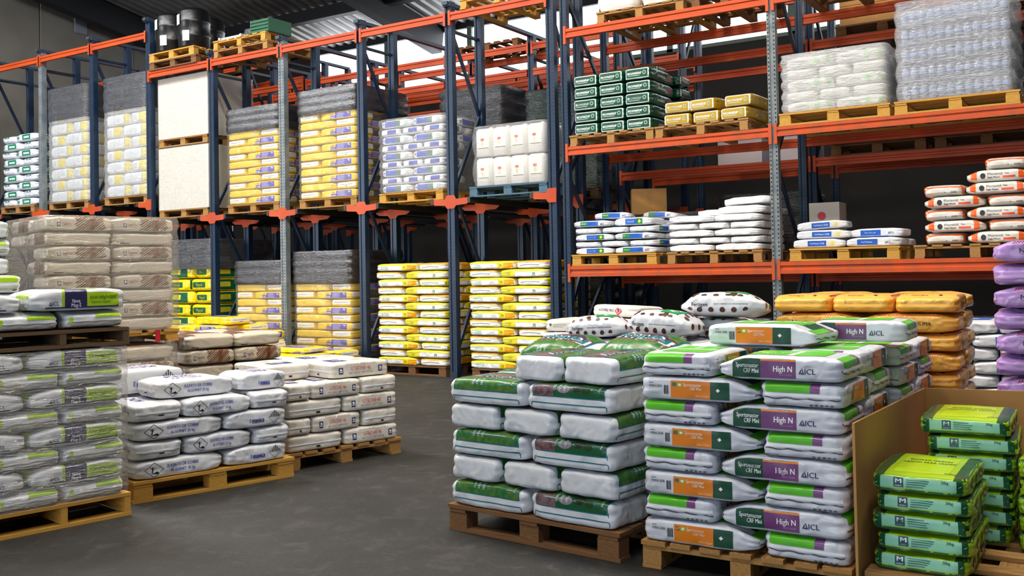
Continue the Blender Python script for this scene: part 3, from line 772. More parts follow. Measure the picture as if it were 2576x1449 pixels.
K_lilac = Sack('lilac', .62, .42, .135, P_lilac, 'lilac sack with dark lettering', (0.3, 0.3), 6.5, name='nitrate_sack', lump=.012, paint=p_nitro('#2a2140', '#8a1f3a'), seam=[('N', -.028, .026, .01, M_flapl), ('P', -.028, .026, .01, M_flapl)])

def p_fertigen(s):
    BR = '#4a2416'
    for f in 'FB':
        s.text(f, 'Fertigen', -.2, .0, .028, '#1f1a1a', None, 'l', 0.03); s.text(f, 'abono mineral con micronutrientes', -.03, .004, .013, '#2a2525', .25, 'l', 0.01)
        for k in range(6): s.disc(f, -.22 + .085 * k, -.042, .021, .023, BR)
    for k in range(22): s.disc('T', s.rng.uniform(-.27, .27), s.rng.uniform(-.18, .18), .023, .022, BR)
    for k in range(5): s.disc('F', -.2 + .09 * k, .095, .022, .02, BR); s.disc('B', -.2 + .09 * k, .095, .022, .02, BR)
    s.rect('T', .03, .2, -.14, .02, '#0d8a45', .0034); s.text('T', 'C', .13, -.06, .09, '#e8efe8', None, 'c', 0.08, .0042)
    for f in 'NP':
        for k in range(3): s.disc(f, -.1 + .1 * k, 0, .02, .022, BR)
K_fertigen = Sack('fertigen', .65, .42, .15, P_white, 'white sack with brown dots and green panel', (0.6, 0.45), 3.8, dome=.025, name='dotted_sack', lump=.012, paint=p_fertigen)

def p_azufre(s):
    for f in 'FB':
        s.text(f, 'AZUFRE 98,5', -.2, .005, .026, '#30406e', None, 'l', 0.02)
        s.poly(f, [(.06, -.05), (.11, 0), (.06, .05), (.01, 0)], '#c23b46')
        for k in range(5): s.rect(f, .026 + .015 * k, .032 + .015 * k, -.02 + abs(k - 2) * .006, .02 - abs(k - 2) * .006, '#f1e6e6', .0022)
        s.disc(f, .06, .008, .012, .018, '#2a1c1c', .0026)
    for f in 'NP':
        s.disc(f, -.13, .01, .012, .013, '#146a4a'); s.text(f, 'NOVAZUFRE', -.1, .012, .014, '#6f7683', .13); s.text(f, 'AZUFRE 98,5', -.1, -.01, .012, '#6f7683', .1)
K_dstack = Sack('fertigen', .65, .42, .14, P_white, 'white brown-dotted sack', (0.2, 0.2), 7.0, name='dotted_sack', lump=.01, paint=p_fertigen, nvar=1)
K_azufre = Sack('azufre', .62, .42, .12, P_ivory, 'white sulphur sack with red striped diamond', (0.08, 0.08), 8, name='sulphur_sack', lump=.007, paint=p_azufre)

def p_nova(s):
    GR, PU = '#9cc21c', '#2a2652'
    h = .042
    for f, sg in (('F', 1), ('B', -1)):
        a = lambda x0, x1: (min(x0 * sg, x1 * sg), max(x0 * sg, x1 * sg))
        s.rect(f, *a(-.105, -.09), -h, h + .08, GR); s.rect(f, *a(-.09, .045), -h, h + .08, PU); s.rect(f, *a(.045, .25), -h + .008, h - .004, GR)
        s.rect(f, *a(-.205, .25), -h, -h + .007, PU, .0018)
        s.text(f, 'Nova', -.022 * sg, -.004, .020, '#cfcbe4', .048, 'c', 0.03); s.text(f, 'Mag-S', -.022 * sg, -.026, .020, '#cfcbe4', .058, 'c', 0.03)
        s.text(f, '0-0-0+16MgO+32SO3', .148 * sg, .012, .018, '#4a6a12', .17, 'c', 0.02); s.text(f, 'Magnesium Sulphate', .13 * sg, -.012, .012, '#4a6a12', .12, 'c')
        logo_icl(s, f, -.185 if sg > 0 else .115, -.016, .022)
        s.text(f, 'Nova', -.022 * sg, .12, .03, '#cfcbe4', .07, 'c', 0.03, rot=PI / 2)
    for f in 'NP':
        s.rect(f, .0, .17, .012, .085, GR); s.disc(f, -.155, .002, .014, .02, GR); s.rect(f, -.185, .185, -.056, -.012, '#b4b2ae', .001)
        s.text(f, 'magnesium sulphate', .03, -.028, .007, '#4a4a4a', .13); s.rect(f, .13, .165, -.046, -.036, '#333544')
    s.rect('T', .0, .12, -.17, .17, GR); s.text('T', '0-0-0', .2, 0, .03, '#3a3a5c', None, 'c', 0.02)
K_nova = Sack('nova', .60, .40, .116, P_white, 'white lime-and-navy sack', (0.3, 0.06), 9.0, name='magnesium_sack', lump=.009, paint=p_nova, seam=[('N', -.014, .014, .02, M_flapg)])

def yara_mark(s, f, u, v, h, c=NAVY):
    s.rect(f, u - h * .42, u + h * .42, v - h / 2, v + h / 2, c); s.rect(f, u - h * .3, u + h * .3, v - h * .28, v - h * .12, '#dcdde6', .0030); s.poly(f, [(u - h * .24, v - .02 * h), (u + h * .3, v - .02 * h), (u + h * .16, v + h * .34), (u - h * .24, v + h * .34)], '#dcdde6', .0036)
def zebra(s, f, u0, u1, v0, v1, c):
    for k in range(-12, 19):
        x = u0 + (u1 - u0) * k / 17; pts = []
        for j in range(15):
            t = j / 14; uu = x + (v1 - v0) * (0.9 * t + 0.25 * math.sin(t * 3 + k * .35)); vv = v0 + (v1 - v0) * t
            if u0 <= uu <= u1: pts.append((uu, vv))
        if len(pts) > 1: s.strip(f, pts, .0105 + .003 * math.sin(k * 1.7), c, .0020)
def p_yara(s):
    BR = '#6f3f1e'
    for f in 'FB':
        yara_mark(s, f, -.2, -.006, .036); s.text(f, 'Yara', -.172, .0, .024, '#3a3a63', .042, 'l', 0.02); s.text(f, 'Mila', -.127, .0, .024, '#b06f43', .042, 'l', 0.01); s.text(f, 'UNIVERSAL', -.172, -.022, .009, '#7b7687', .06)
        zebra(s, f, -.06, .235, -.055, .17, BR)
    for f in 'NP': s.rect(f, -.17, -.11, -.052, -.04, '#221f45')
    zebra(s, 'T', .0, .2, -.1, .15, BR)
K_yara = Sack('yara', .60, .42, .125, P_cream, 'cream zebra-striped sack', (0.15, 0.1), 8.5, dome=.0, name='zebra_striped_sack', lump=.009, paint=p_yara)

def p_sulf(s):
    BL = '#2b35a0'
    s.text('F', 'SULFATO DE COBRE', -.095, .018, .022, BL, .215, 'l', 0.02); s.text('F', 'ALGUINET 25 kg', -.07, -.016, .02, BL, .165, 'l', 0.02)
    d = .05; c = (-.18, .0)
    for a, b_ in (((-d, 0), (0, d)), ((0, d), (d, 0)), ((d, 0), (0, -d)), ((0, -d), (-d, 0))): s.strip('F', [(c[0] + a[0] * 1.25, c[1] + a[1]), (c[0] + b_[0] * 1.25, c[1] + b_[1])], .003, '#22232a')
    s.strip('F', [(-.195, -.02), (-.19, .0), (-.192, .022)], .007, '#18181c'); s.strip('F', [(-.191, .0), (-.175, .018)], .004, '#18181c'); s.strip('F', [(-.191, .004), (-.208, .02)], .004, '#18181c'); s.poly('F', [(-.205, -.025), (-.145, -.03), (-.16, -.012), (-.18, -.02)], '#18181c')
    s.text('B', 'manica', -.06, -.008, .034, '#1f3a9c', .12, 'l', 0.06); s.strip('B', [(-.06, -.03), (.06, -.03)], .003, '#c2405a'); s.rect('B', -.085, -.07, -.024, .004, '#7d8fc4')
    c = (.17, .0)
    for a, b_ in (((-d, 0), (0, d)), ((0, d), (d, 0)), ((d, 0), (0, -d)), ((0, -d), (-d, 0))): s.strip('B', [(c[0] + a[0] * 1.3, c[1] + a[1]), (c[0] + b_[0] * 1.3, c[1] + b_[1])], .002, '#3a3b40')
    for k in range(-3, 4): s.strip('B', [(.17 + .016 * k, 0), (.17 + .016 * k, .048 - abs(k) * .013)], .008, '#141518')
    for f in 'NP': s.rect(f, -.16, .16, -.05, -.014, '#b9bbc2', .001); s.rect(f, .0, .045, -.028, -.02, '#15161a')
    for k, t_ in enumerate(('KDC', 'SULFATO', 'DE COBRE')): s.text('T', t_, -.02, .07 - .08 * k, (.08, .035, .035)[k], '#4a3fa0', None, 'c', 0.05)
K_sulf = Sack('sulf', .62, .42, .13, P_white, 'white blue-lettered sulphate sack', (0.10, 0.22), 8.5, dome=.0, name='sulphate_sack', lump=.011, paint=p_sulf, seam=[('N', -.014, .02, .02, M_flapw), ('P', -.014, .02, .02, M_flapw)])

def p_utech(s):
    OR = '#d8583a'
    for f in 'FB':
        yara_mark(s, f, -.2, -.004, .05, '#1d2560'); yara_mark(s, f, .2, -.004, .05, '#1d2560')
        s.text(f, 'UTECH® 46', 0, .012, .032, OR, .2, 'c', 0.0); s.text(f, 'UREA TECNICA · UREA TECNICA', 0, -.024, .014, '#6a6a72', .25, 'c')
        s.text(f, '31/12/2018  450220305/20', .0, .046, .012, '#8d8d92', .3, 'c')
    for f in 'NP': s.rect(f, .0, .03, -.04, -.026, '#17171b')
    s.rect('T', -.2, -.06, -.1, .1, '#1d2560'); 
    for k in range(3): s.strip('T', [(-.16 + .03 * k, -.05), (-.14 + .03 * k, .02)], .012, '#e3e2ee')
    s.text('T', 'YARA', -.13, .06, .03, '#e3e2ee', None, 'c', 0.05); s.disc('T', .12, 0, .09, .07, '#e8c9b8', .0012); s.text('T', 'UTECH', .12, 0, .03, '#d98468', None, 'c', 0.02)
K_utech = Sack('utech', .60, .43, .13, P_ivory, 'ivory orange-lettered sack', (0.03, 0.03), 10.0, name='urea_sack', lump=.006, wrk=.5, paint=p_utech, seam=[('N', -.012, .012, .0, M_flapw), ('P', -.012, .012, .0, M_flapw)])

def p_flora(s):
    PU = '#3f33b0'
    h = .045
    s.rect('F', -.04, .30, -h, h, PU); s.rect('F', -.16, -.04, -h, .0, PU); s.text('F', 'Floradur', -.1, -.024, .03, '#e6e2f2', .11, 'c', 0.05)
    s.disc('F', -.1, .022, .02, .014, '#e5722a'); s.rect('F', -.15, -.06, .012, .022, '#b98f1a')
    lines(s, 'F', -.01, .19, .03, 6, .014, '#b9b2e2', .006); s.text('F', '70L', .25, .022, .03, '#e6e2f2', None, 'c', 0.05)
    s.rect('B', .27, .33, -h, h, '#ddc65a')
    for f in 'NP': s.rect(f, -.2, .2, -.022, .045, '#eeeeea'); s.strip(f, [(-.15, .012), (.0, .008), (.14, .014)], .006, '#3c3c38')
    for f in 'NP': s.rect(f, -.03, .03, -.03, -.012, '#e9e9e6')
    s.rect('T', -.2, .25, -.15, .15, PU); s.text('T', 'Floradur', 0, 0, .09, '#e8e4f4', None, 'c', 0.05)
K_flora = Sack('flora', .80, .46, .125, P_yellow, 'yellow purple-lettered sack', (0.05, 0.05), 10.0, name='substrate_sack', lump=.008, wrk=.6, paint=p_flora)

def p_y70(s):
    YE = '#efd80c'
    for f in 'FBNP': hw = (.385 if f in 'FB' else .245); s.rect(f, -hw, hw, .024, .10, YE)
    s.rect('T', -.3, .3, -.17, .17, YE)
    s.rect('F', -.385, -.12, -.056, .03, '#e4cf10', .0022); s.rect('F', -.33, -.2, -.02, .012, '#b9bf1a', .003); s.text('F', '70', .18, -.008, .036, '#2c7a5a', None, 'c', 0.03); s.rect('F', .15, .21, -.038, -.033, '#6aa88c')
    lines(s, 'B', -.28, -.12, .008, 6, .009, '#9fc4b4', .004); s.text('B', 'A2310', .02, -.008, .02, '#b7bcc2', None, 'c'); s.rect('B', .12, .385, -.056, .03, '#ecd30c', .0022); s.text('B', '70', .17, -.004, .034, '#5a8a1a', None, 'c', 0.04, .0032); s.rect('B', .22, .385, -.056, .03, '#e8a40c', .0028)
    for f in 'NP': s.strip(f, [(-.17, -.012), (-.04, .0), (.12, -.008)], .006, '#4a4a55', .002)
K_y70 = Sack('y70', .78, .50, .115, P_ywhite, 'yellow-and-white sack', (0.10, 0.10), 8.0, name='potting_soil_sack', lump=.009, paint=p_y70, nvar=3)
def p_y70o(s):
    OR = '#e9a50a'
    for f in 'FBNP': hw = (.385 if f in 'FB' else .245); s.rect(f, -hw, hw, .026, .10, OR)
    s.rect('T', -.3, .3, -.17, .17, OR)
    for f in 'NP': s.strip(f, [(-.17, -.012), (-.04, .0), (.12, -.008)], .006, '#4a4a55', .002)
    for f in 'FB':
        s.rect(f, .0, .385, -.056, .03, OR, .0022)
        for k in range(3): s.disc(f, .1 + .05 * k, .0 + .012 * (k % 2), .016, .006, '#3a7a2a', .003)
        s.rect(f, .26, .3, -.04, .02, '#c4d6d4', .003)
K_y70o = Sack('y70o', .78, .50, .115, P_ywhite, 'orange-and-white sack', (0.10, 0.10), 8.0, name='potting_soil_sack', lump=.009, paint=p_y70o)

def p_econ(front, dk):
    def f_(s):
        for f in 'NP':
            s.rect(f, -.175, .175, -.074, .074, '#dfeee8', .002); s.rect(f, -.15, .15, -.052, .052, front, .0036)
            s.text(f, 'econatur', -.03, .01, .042, '#e4efe9', .2, 'c', 0.05, .005); s.rect(f, -.12, .04, -.03, -.024, '#c3d8ce', .0048); s.disc(f, .105, .004, .024, .026, '#9fc0b2', .0048); s.disc(f, .105, .004, .014, .016, front, .0056)
        for f in 'FB':
            s.text(f, 'econatur', -.05, 0, .045, '#cfe0d6', .25, 'c', 0.04); s.rect(f, .12, .28, -.05, .05, M_pict2 if dk else '#8c6c10')
        s.rect('T', -.2, .25, -.14, .14, M_pict if dk else '#c5a52a')
    return f_
K_econ = Sack('econ', .80, .365, .158, P_green, 'dark green peat bale with white framed end', (0.02, 0.25), 10.0, lump=.004, wrk=.4, paint=p_econ('#0d4a37', True), cat='bale', name='peat_bale')
K_econy = Sack('econy', .80, .385, .15, P_ochre, 'ochre peat bale with white framed end', (0.02, 0.3), 10.0, lump=.004, wrk=.4, paint=p_econ('#b3901b', False), cat='bale', name='peat_bale')

def p_univ(s):
    s.rect('F', -.17, -.06, -.03, .03, '#0f7a3c'); s.rect('F', -.06, .12, -.03, .03, '#1f5fc0'); s.text('F', 'Universol', -.115, .004, .018, '#e6efe6', .085, 'c', 0.03); logo_icl(s, 'F', .15, -.005, .022)
    s.rect('B', -.1, .07, -.03, .03, '#1f5fc0'); s.rect('B', .07, .16, -.03, .03, '#0f7a3c'); s.text('B', 'Universol', -.02, .0, .018, '#e6efe6', .1, 'c', 0.03); s.poly('B', [(.115, -.022), (.14, 0), (.115, .022), (.09, 0)], '#dfe23a')
    s.rect('T', -.12, .2, -.12, .12, '#2a63c4'); s.poly('T', [(.1, -.05), (.15, 0), (.1, .05), (.05, 0)], '#dfe23a'); s.rect('T', -.22, -.12, -.12, .12, '#1a8044')
    for f in 'NP': s.rect(f, -.17, -.13, -.03, -.022, '#26282e')
K_univ = Sack('univ', .60, .40, .088, P_white, 'white sack with blue and green band', (0.22, 0.22), 7.5, name='water_soluble_feed_sack', lump=.009, paint=p_univ)
K_plain = Sack('plain', .60, .40, .085, plastic('plain white film', '#e9e8ea', .42, .2), 'plain white sack without print', (0.22, 0.22), 7.5, name='plain_white_sack', lump=.010)
def p_turf(s):
    s.rect('F', -.12, .1, -.03, .03, '#1c58b8'); s.text('F', 'Turf-Master 21GB', -.01, 0, .018, '#dfe8f6', .17, 'c', 0.03); s.disc('F', .17, .0, .02, .018, '#e5d923'); s.rect('F', .11, .26, -.035, .035, '#d6d2c8', .0009)
    s.rect('B', -.18, .05, -.03, .03, '#1c58b8'); s.text('B', 'Turf-Master', -.07, 0, .016, '#dfe8f6', .13, 'c', 0.02); logo_icl(s, 'B', .13, -.004, .024)
    s.rect('T', -.15, .18, -.14, .14, '#2a62bd'); s.rect('T', .18, .25, -.14, .14, '#b9b3a6'); s.text('T', 'Turf', .0, 0, .08, '#dfe8f6', None, 'c', 0.03)
K_turf = Sack('turf', .62, .42, .10, P_white, 'white blue-labelled sack', (0.15, 0.25), 8, name='turf_feed_sack', lump=.009, paint=p_turf)
def p_floranid(s):
    OR = '#f0601c'
    for f in 'FB':
        s.rect(f, -.27, -.2, -.05, .10, OR); s.rect(f, .2, .26, -.05, .10, OR)
        s.disc(f, -.14, -.002, .026, .03, '#26262a'); s.rect(f, -.158, -.122, -.006, .006, '#d8d8dc', .0024)
        s.text(f, 'Floranid', -.095, .018, .026, '#5a5a60', .14, 'l', 0.0); s.text(f, 'Twin', .07, .018, .016, '#3a3a40', .04, 'l', 0.02); s.text(f, 'Eagle Master', -.095, -.018, .017, '#2c2c30', .12, 'l', 0.04); s.rect(f, .05, .17, -.03, -.008, '#e8532c')
    for f in 'NP': s.rect(f, -.2, .2, .046, .10, OR); s.rect(f, .02, .03, -.03, -.02, '#3a3a40'); s.rect(f, .08, .14, -.034, -.016, '#8a8a90'); s.rect(f, -.1, .1, .02, .026, '#c4c4ca')
K_floranid = Sack('floranid', .62, .42, .128, P_ivory, 'white sack with orange end bands', (0.4, 0.3), 5.0, name='orange_banded_sack', lump=.010, paint=p_floranid)
def p_gw(s):
    for f in 'FB': s.rect(f, -.1, .16, -.05, .06, '#157a58'); s.rect(f, -.06, .12, -.02, .02, '#cfe6dc', .002); s.rect(f, -.28, -.2, -.03, .03, '#2c8a68')
    for f in 'NP': s.rect(f, -.1, .05, .02, .08, '#157a58'); s.rect(f, -.05, .0, .03, .05, '#cfe6dc', .002)
    s.rect('T', -.1, .15, -.1, .1, '#157a58')
K_gw = Sack('gw', .68, .45, .165, P_white, 'white sack with green patches', (0.2, 0.2), 5.5, name='green_patched_sack', lump=.014, paint=p_gw)
def p_gy(s):
    for f in 'FB': s.rect(f, -.39, .22, -.10, .10, '#0d5c3c'); s.rect(f, -.3, .0, -.04, .05, '#d8c92a', .0022)
    for f in 'NP': s.rect(f, -.2, .1, -.05, .05, '#0d5c3c'); s.text(f, 'Floral', -.05, 0, .05, '#c9b92a', None, 'c', 0.03)
def p_wy(s):
    for f in 'FB': s.rect(f, .26, .41, -.115, .16, '#e8d21a'); s.rect(f, -.25, .1, -.04, .05, '#dfe4e4', .0022); s.rect(f, -.1, -.07, -.08, .08, '#cddad6', .0024); s.rect(f, -.38, .2, -.09, -.085, '#d8e0c0', .0024); s.rect(f, .245, .26, -.1, .1, '#5fa08a', .002)
    for f in 'NP': s.rect(f, .02, .27, -.115, .16, '#e8d21a'); s.rect(f, -.2, -.05, -.05, .05, '#d5dcda', .002)
K_gy = Sack('gy', .82, .55, .225, P_ylem, 'large green-and-yellow sack', (0.05, 0.05), 8.0, name='large_peat_sack', lump=.012, paint=p_gy)
K_wy = Sack('wy', .82, .55, .225, P_ywhite, 'large yellow-and-white sack', (0.05, 0.05), 8.0, name='large_peat_sack', lump=.012, paint=p_wy)
def p_bw(s):
    for f in 'FB': s.rect(f, -.2, .0, -.04, .045, '#3a53b4'); s.rect(f, .0, .1, -.04, .045, '#3f6f58'); s.rect(f, -.2, .1, .045, .05, '#c23a48'); s.rect(f, -.26, -.21, -.02, .02, '#8d97b4'); s.rect(f, -.2, .1, -.046, -.04, '#2f49b8'); s.disc(f, .2, .0, .045, .04, '#c9d8cf')
    for f in 'NP': s.rect(f, -.05, .12, -.03, .04, '#3a53b4'); s.rect(f, -.05, .12, -.035, -.03, '#c23a48')
K_bw = Sack('bw', .60, .40, .125, P_ywhite, 'white sack with blue and green blocks', (0.12, 0.12), 6.0, name='blue_block_sack', lump=.010, paint=p_bw)
def p_haka(s):
    for f in 'FB': s.rect(f, .06, .12, -.05, .06, '#a9dca0'); s.rect(f, .2, .26, -.05, .06, '#9bd68c'); s.text(f, 'Hakaphos', -.2, .012, .028, '#8f9a96', .19, 'l', 0.01); s.rect(f, -.12, .02, -.03, -.02, '#b9dcc0')
K_haka = Sack('haka', .55, .40, .13, plastic('pale greenish film', '#eceeea', .4, .2), 'white sack with pale green stripes', (0.1, 0.1), 5.5, name='pale_striped_sack', lump=.010, paint=p_haka)
def p_gband(s):
    for f in 'FBNP': s.rect(f, -.17, .17, .01, .045, '#2f7d1c')
K_gband = Sack('gband', .6, .42, .15, P_white, 'white sack with a green band', (0.3, 0.3), 4.5, name='green_banded_sack', lump=.012, paint=p_gband)

# ------------------------------------------------------------------ loads on the floor, right of the aisle
def pinwheel(fr, z0, K, n, where, group, sides, T=None, start=0):
    L, W = K.L, K.W; T = T or K.T
    for i in range(n):
        z = z0 + i * T; lb = lambda c, row, sd: '%s, %s, %s layer%s, %s %s' % (K.desc, 'lengthwise' if c in 'Ll' else 'end-on', ORD[i + start], where, row, sd)
        if i % 2 == 0: cells = (('l', 0, 0, 'front', sides[0]), ('e', L, 0, 'front', sides[1]), ('E', 0, W, 'rear', sides[0]), ('L', W, L, 'rear', sides[1]))
        else: cells = (('e', 0, 0, 'front', sides[0]), ('L', W, 0, 'front', sides[1]), ('l', 0, L, 'rear', sides[0]), ('e', L, W, 'rear', sides[1]))
        for c, u, v, row, sd in cells: lay(fr, z, K, c, u, v, L if c in 'Ll' else W, lb(c, row, sd), group, 1.3, T / K.T)
F_ = Frame(-2.115, 4.47, 0)
pallet(F_, 1.03, 1.04, 0, 'pale pallet with bare blocks under the green-and-purple sacks', M_wood, 'v', 0.135)
G = 'green-and-purple sacks beside the open carton'
pinwheel(F_, 0.135, K_sport, 8, ' by the carton', G, ('picture-sack side', 'carton side'), .118)
z = 0.135 + 8 * .118
lay(F_, z, K_sport, 'l', .17, .50, .62, 'white green-and-purple sack with open torn end lying on top of its stack', G, yaw=-4)
lay(F_, z, K_sport, 'L', .52, .93, .60, 'white green-and-purple sack lying on top next to the torn one', G, yaw=3)
F2 = Frame(-2.09, 5.62, 0)
pallet(F2, 1.03, 1.04, 0, 'pallet under the rear pile of green-and-purple sacks', M_wood, 'v', 0.15)
pinwheel(F2, 0.15, K_sport, 8, ' before amber sacks', 'green-and-purple sacks of the rear pile', ('dotted-sack side', 'carton side'), .112)

FF = Frame(-3.40, 4.577, -5.6)
pallet(FF, 1.17, 1.0, 0, 'dark brown worn pallet under the garden-picture sacks', M_woodB, 'u', 0.15)
G = 'garden-picture sacks by the aisle'
zt = stack(FF, 0.15, K_fertic, [('Ll', 'EEE'), ('EEE', 'lL'), ('Ll', 'EEE'), ('EEE', 'Ll'), ('Ll', 'EEE')], 1.155, '', G, .148, ('aisle side', 'purple-sack side'), 1.6)
lay(FF, zt, K_fertic, 'E', .46, .02, .34, 'white garden-picture sack lying end-on under the topmost picture sacks, aisle side', G, 1.5)
lay(FF, zt, K_fertic, 'E', .80, .01, .36, 'white garden-picture sack lying end-on under the topmost picture sacks, purple-sack side', G, 1.5, 1.05)
lay(FF, zt, K_ftop, 'L', .02, .62, .55, 'topmost garden-picture sack with its teal lettering upwards, aisle side', G, 1, 1.25, tilt=(.10, 0), yaw=-2)
lay(FF, zt, K_ftop, 'L', .58, .63, .57, 'topmost garden-picture sack with its teal lettering upwards, purple-sack side', G, 1, 1.38, tilt=(.10, 0), yaw=-3)

FM = Frame(-1.02, 4.50, 0)
pallet(Frame(-1.03, 4.46, 0), .62, 1.66, 0, 'pale pallet inside the open cardboard carton', M_wood, 'u', 0.144)
G = 'lime green sacks in the open carton'
for i in range(5):
    lay(FM, .144 + .086 * i, K_masso, 'E', .015 * (i % 2), .02, .42, 'lime green sack with pale printed end, %s in the near column' % ORD[i] if i < 4 else 'topmost lime green sack of the near column in the carton', G, 1.4, dep=.58)
for i in range(7):
    lay(FM, .144 + .085 * i, K_masso, 'E', .10 + .012 * (i % 3), .66, .42, 'lime green sack, %s in the column against the carton back' % ORD[i], G, 2.0, dep=.58, yaw=random.uniform(-4, 4))
for i in range(5):
    lay(FM, .144 + .085 * i, K_masso, 'L', .54, .60 + .02 * (i % 2), .23, 'lime green sack lying crosswise beside the carton columns, %s up' % ORD[i], G, 2.0, dep=.40)
# open carton: a left and a back wall standing on the pallet
ct = thing('cardboard_carton', 'open brown cardboard carton wall standing round the lime green sacks', 'carton', (-1.05, 4.42, 0.0))
b = MB(); b.prism([(0, .03), (1.74, .144), (1.74, .76), (0, .80)], 'x', -.006, .006); b.build('side_panel', M_card, ct)
b = MB(); b.prism([(.008, .05), (1.35, .05), (1.35, .78), (-.006, .76)], 'y', 1.74, 1.752); b.build('rear_panel', M_card, ct)
FG = Frame(-.24, 4.62, 0)
pallet(FG, 1.0, 1.0, 0, 'pallet with worn deck boards beside the carton', M_wood, 'v', 0.12)
lay(FG, .12, K_gband, 'E', .02, .25, .42, 'white sack with a green band lying alone beside the carton', None)
lay(FG, .12, K_gband, 'E', .46, .25, .42, 'second white green-banded sack behind the lone one', None)

FN = Frame(-2.16, 6.80, 1)
pallet(FN, 1.22, 1.0, 0, 'pallet under the amber sacks', M_wood, 'u', 0.144)
zt = stack(FN, .144, K_nitro, [('EEE', 'LL') if i % 2 == 0 else ('LL', 'EEE') for i in range(9)], 1.22, '', 'amber sacks', .128, ('dotted-sack side', 'lilac-sack side'), 1.8)
FP = Frame(-.70, 6.34, -2)
pallet(FP, 1.25, 1.05, 0, 'pallet under the tall lilac pile', M_wood, 'u', 0.144)
stack(FP, .144, K_lilac, [('LL', 'EEE') if i % 2 == 0 else ('EL', 'EL') for i in range(11)], 1.26, '', 'lilac sacks', .135, ('amber-sack side', 'far side'), 2.0, rear=0)
FT = Frame(-1.75, 8.7, 0)
pallet(FT, 1.25, 1.0, 0, 'pallet under the floor pile of blue-labelled sacks', M_wood, 'u', 0.144)
stack(FT, .144, K_turf, [('LL', None) if i % 2 == 0 else ('EEE', None) for i in range(8)], 1.25, ' on floor', 'blue-labelled sacks on the floor', .11, ('amber-sack side', 'lilac-sack side'))

FD = Frame(-3.62, 6.28, 2)
pallet(FD, 1.3, 1.0, 0, 'pallet under the brown-dotted sacks', M_wood, 'u', 0.144)
G = 'brown-dotted sacks'
K_fertigen.desc = 'white brown-dotted sack'
zt = stack(FD, .144, K_dstack, [('LL', 'EEE') if i % 2 == 0 else ('EEE', 'LL') for i in range(6)], 1.3, '', G, .14, ('aisle side', 'amber-sack side'), 1.0, rear=2)
lay(FD, zt, K_fertigen, 'L', -.02, .05, .50, 'white brown-dotted sack lying low on top, aisle side', G, yaw=5, tilt=(-.05, -.04))
lay(FD, zt + .025, K_fertigen, 'L', .50, .0, .55, 'white brown-dotted sack lying on top in the middle', G, yaw=-8, tilt=(-.06, .04), tz=1.1)
lay(FD, zt, K_dstack, 'L', .66, .46, .62, 'white brown-dotted sack under the topmost dotted one', G)
lay(FD, zt + .15, K_fertigen, 'L', .80, .30, .66, 'topmost white brown-dotted sack with its green panel upwards', G, tilt=(-.12, 0), yaw=1, tz=1.05)

FZ = Frame(-4.78, 7.95, 0)
pallet(FZ, 1.05, 1.05, 0, 'pallet under the sulphur sacks', M_woodB, 'u', 0.144)
G = 'sulphur sacks'; K_azufre.desc = 'white red-diamond sack'
zt = stack(FZ, .144, K_azufre, [('EL', 'LE') if i % 2 == 0 else ('LE', 'EL') for i in range(6)], 1.04, '', G, .128, ('aisle side', 'dotted-sack side'), rear=2)
lay(FZ, zt, K_azufre, 'E', .0, .05, .46, 'white red-diamond sack lying end-on on top, aisle side', G)
lay(FZ, zt, K_azufre, 'L', .40, .30, .62, 'white red-diamond sack lying under the topmost one', G, yaw=-10)
lay(FZ, zt + .12, K_azufre, 'L', .36, .34, .62, 'topmost white sulphur sack with its red striped diamond outwards', G, yaw=-16, tilt=(-.06, 0.02))

# ------------------------------------------------------------------ loads left of the aisle
FS = Frame(-5.604, 4.063, 74.8)
pallet(FS, 1.20, 0.82, 0, 'yellow pine pallet under the white sulphate sacks', M_woodY, 'u', 0.144)
G = 'white sulphate sacks'
def srow(z, cells, i, fr=FS, K=K_sulf, g=None, T=.128, sides=('near end', 'far end'), depth=None):
    u = 0
    for k, (c, wd) in enumerate(cells):
        if c == '.': u += wd; continue
        sd = sides[0] if k == 0 else sides[1] if k == len(cells) - 1 else 'middle'
        lay(fr, z, K, c, u, 0.0, wd, '%s, %s, %s layer, aisle face, %s' % (K.desc, 'lengthwise' if c in 'Ll' else 'end-on', ORD[i], sd), g or G, 1.3, T / K.T); u += wd
def sback(z, cells, i, v, fr=FS, K=K_sulf, g=None, T=.128, sides=('near end', 'far end')):
    u = 0
    for k, (c, wd) in enumerate(cells):
        sd = sides[0] if k == 0 else sides[1] if k == len(cells) - 1 else 'middle'
        lay(fr, z, K, c, u, v, wd, '%s, %s, %s layer, hidden rear row, %s' % (K.desc, 'lengthwise' if c in 'Ll' else 'end-on', ORD[i], sd), g or G, 1.0, T / K.T); u += wd
A_, B_2 = [('L', .66), ('l', .50)], [('E', .36), ('L', .52), ('E', .30)]
for i in range(4):
    srow(.144 + .128 * i, A_ if i % 2 == 0 else B_2, i)
    if i > 1: sback(.144 + .128 * i, [('E', .4)] * 3 if i % 2 == 0 else [('L', .6), ('L', .58)], i, .43 if i % 2 == 0 else .64)
z = .144 + .128 * 4
lay(FS, z, K_sulf, 'L', .20, .10, .60, 'white sulphate sack with blue lettering lying on the fourth layer edge', G, yaw=-2)
lay(FS, z, K_sulf, 'l', .82, .10, .40, 'white sulphate sack set back on the fourth layer, far end', G, yaw=1)
lay(FS, z + .004, K_sulf, 'l', -.04, .55, .66, 'plump topmost white sulphate sack with striped diamond and blue wordmark', G, tz=1.4, yaw=4, tilt=(0, 0))

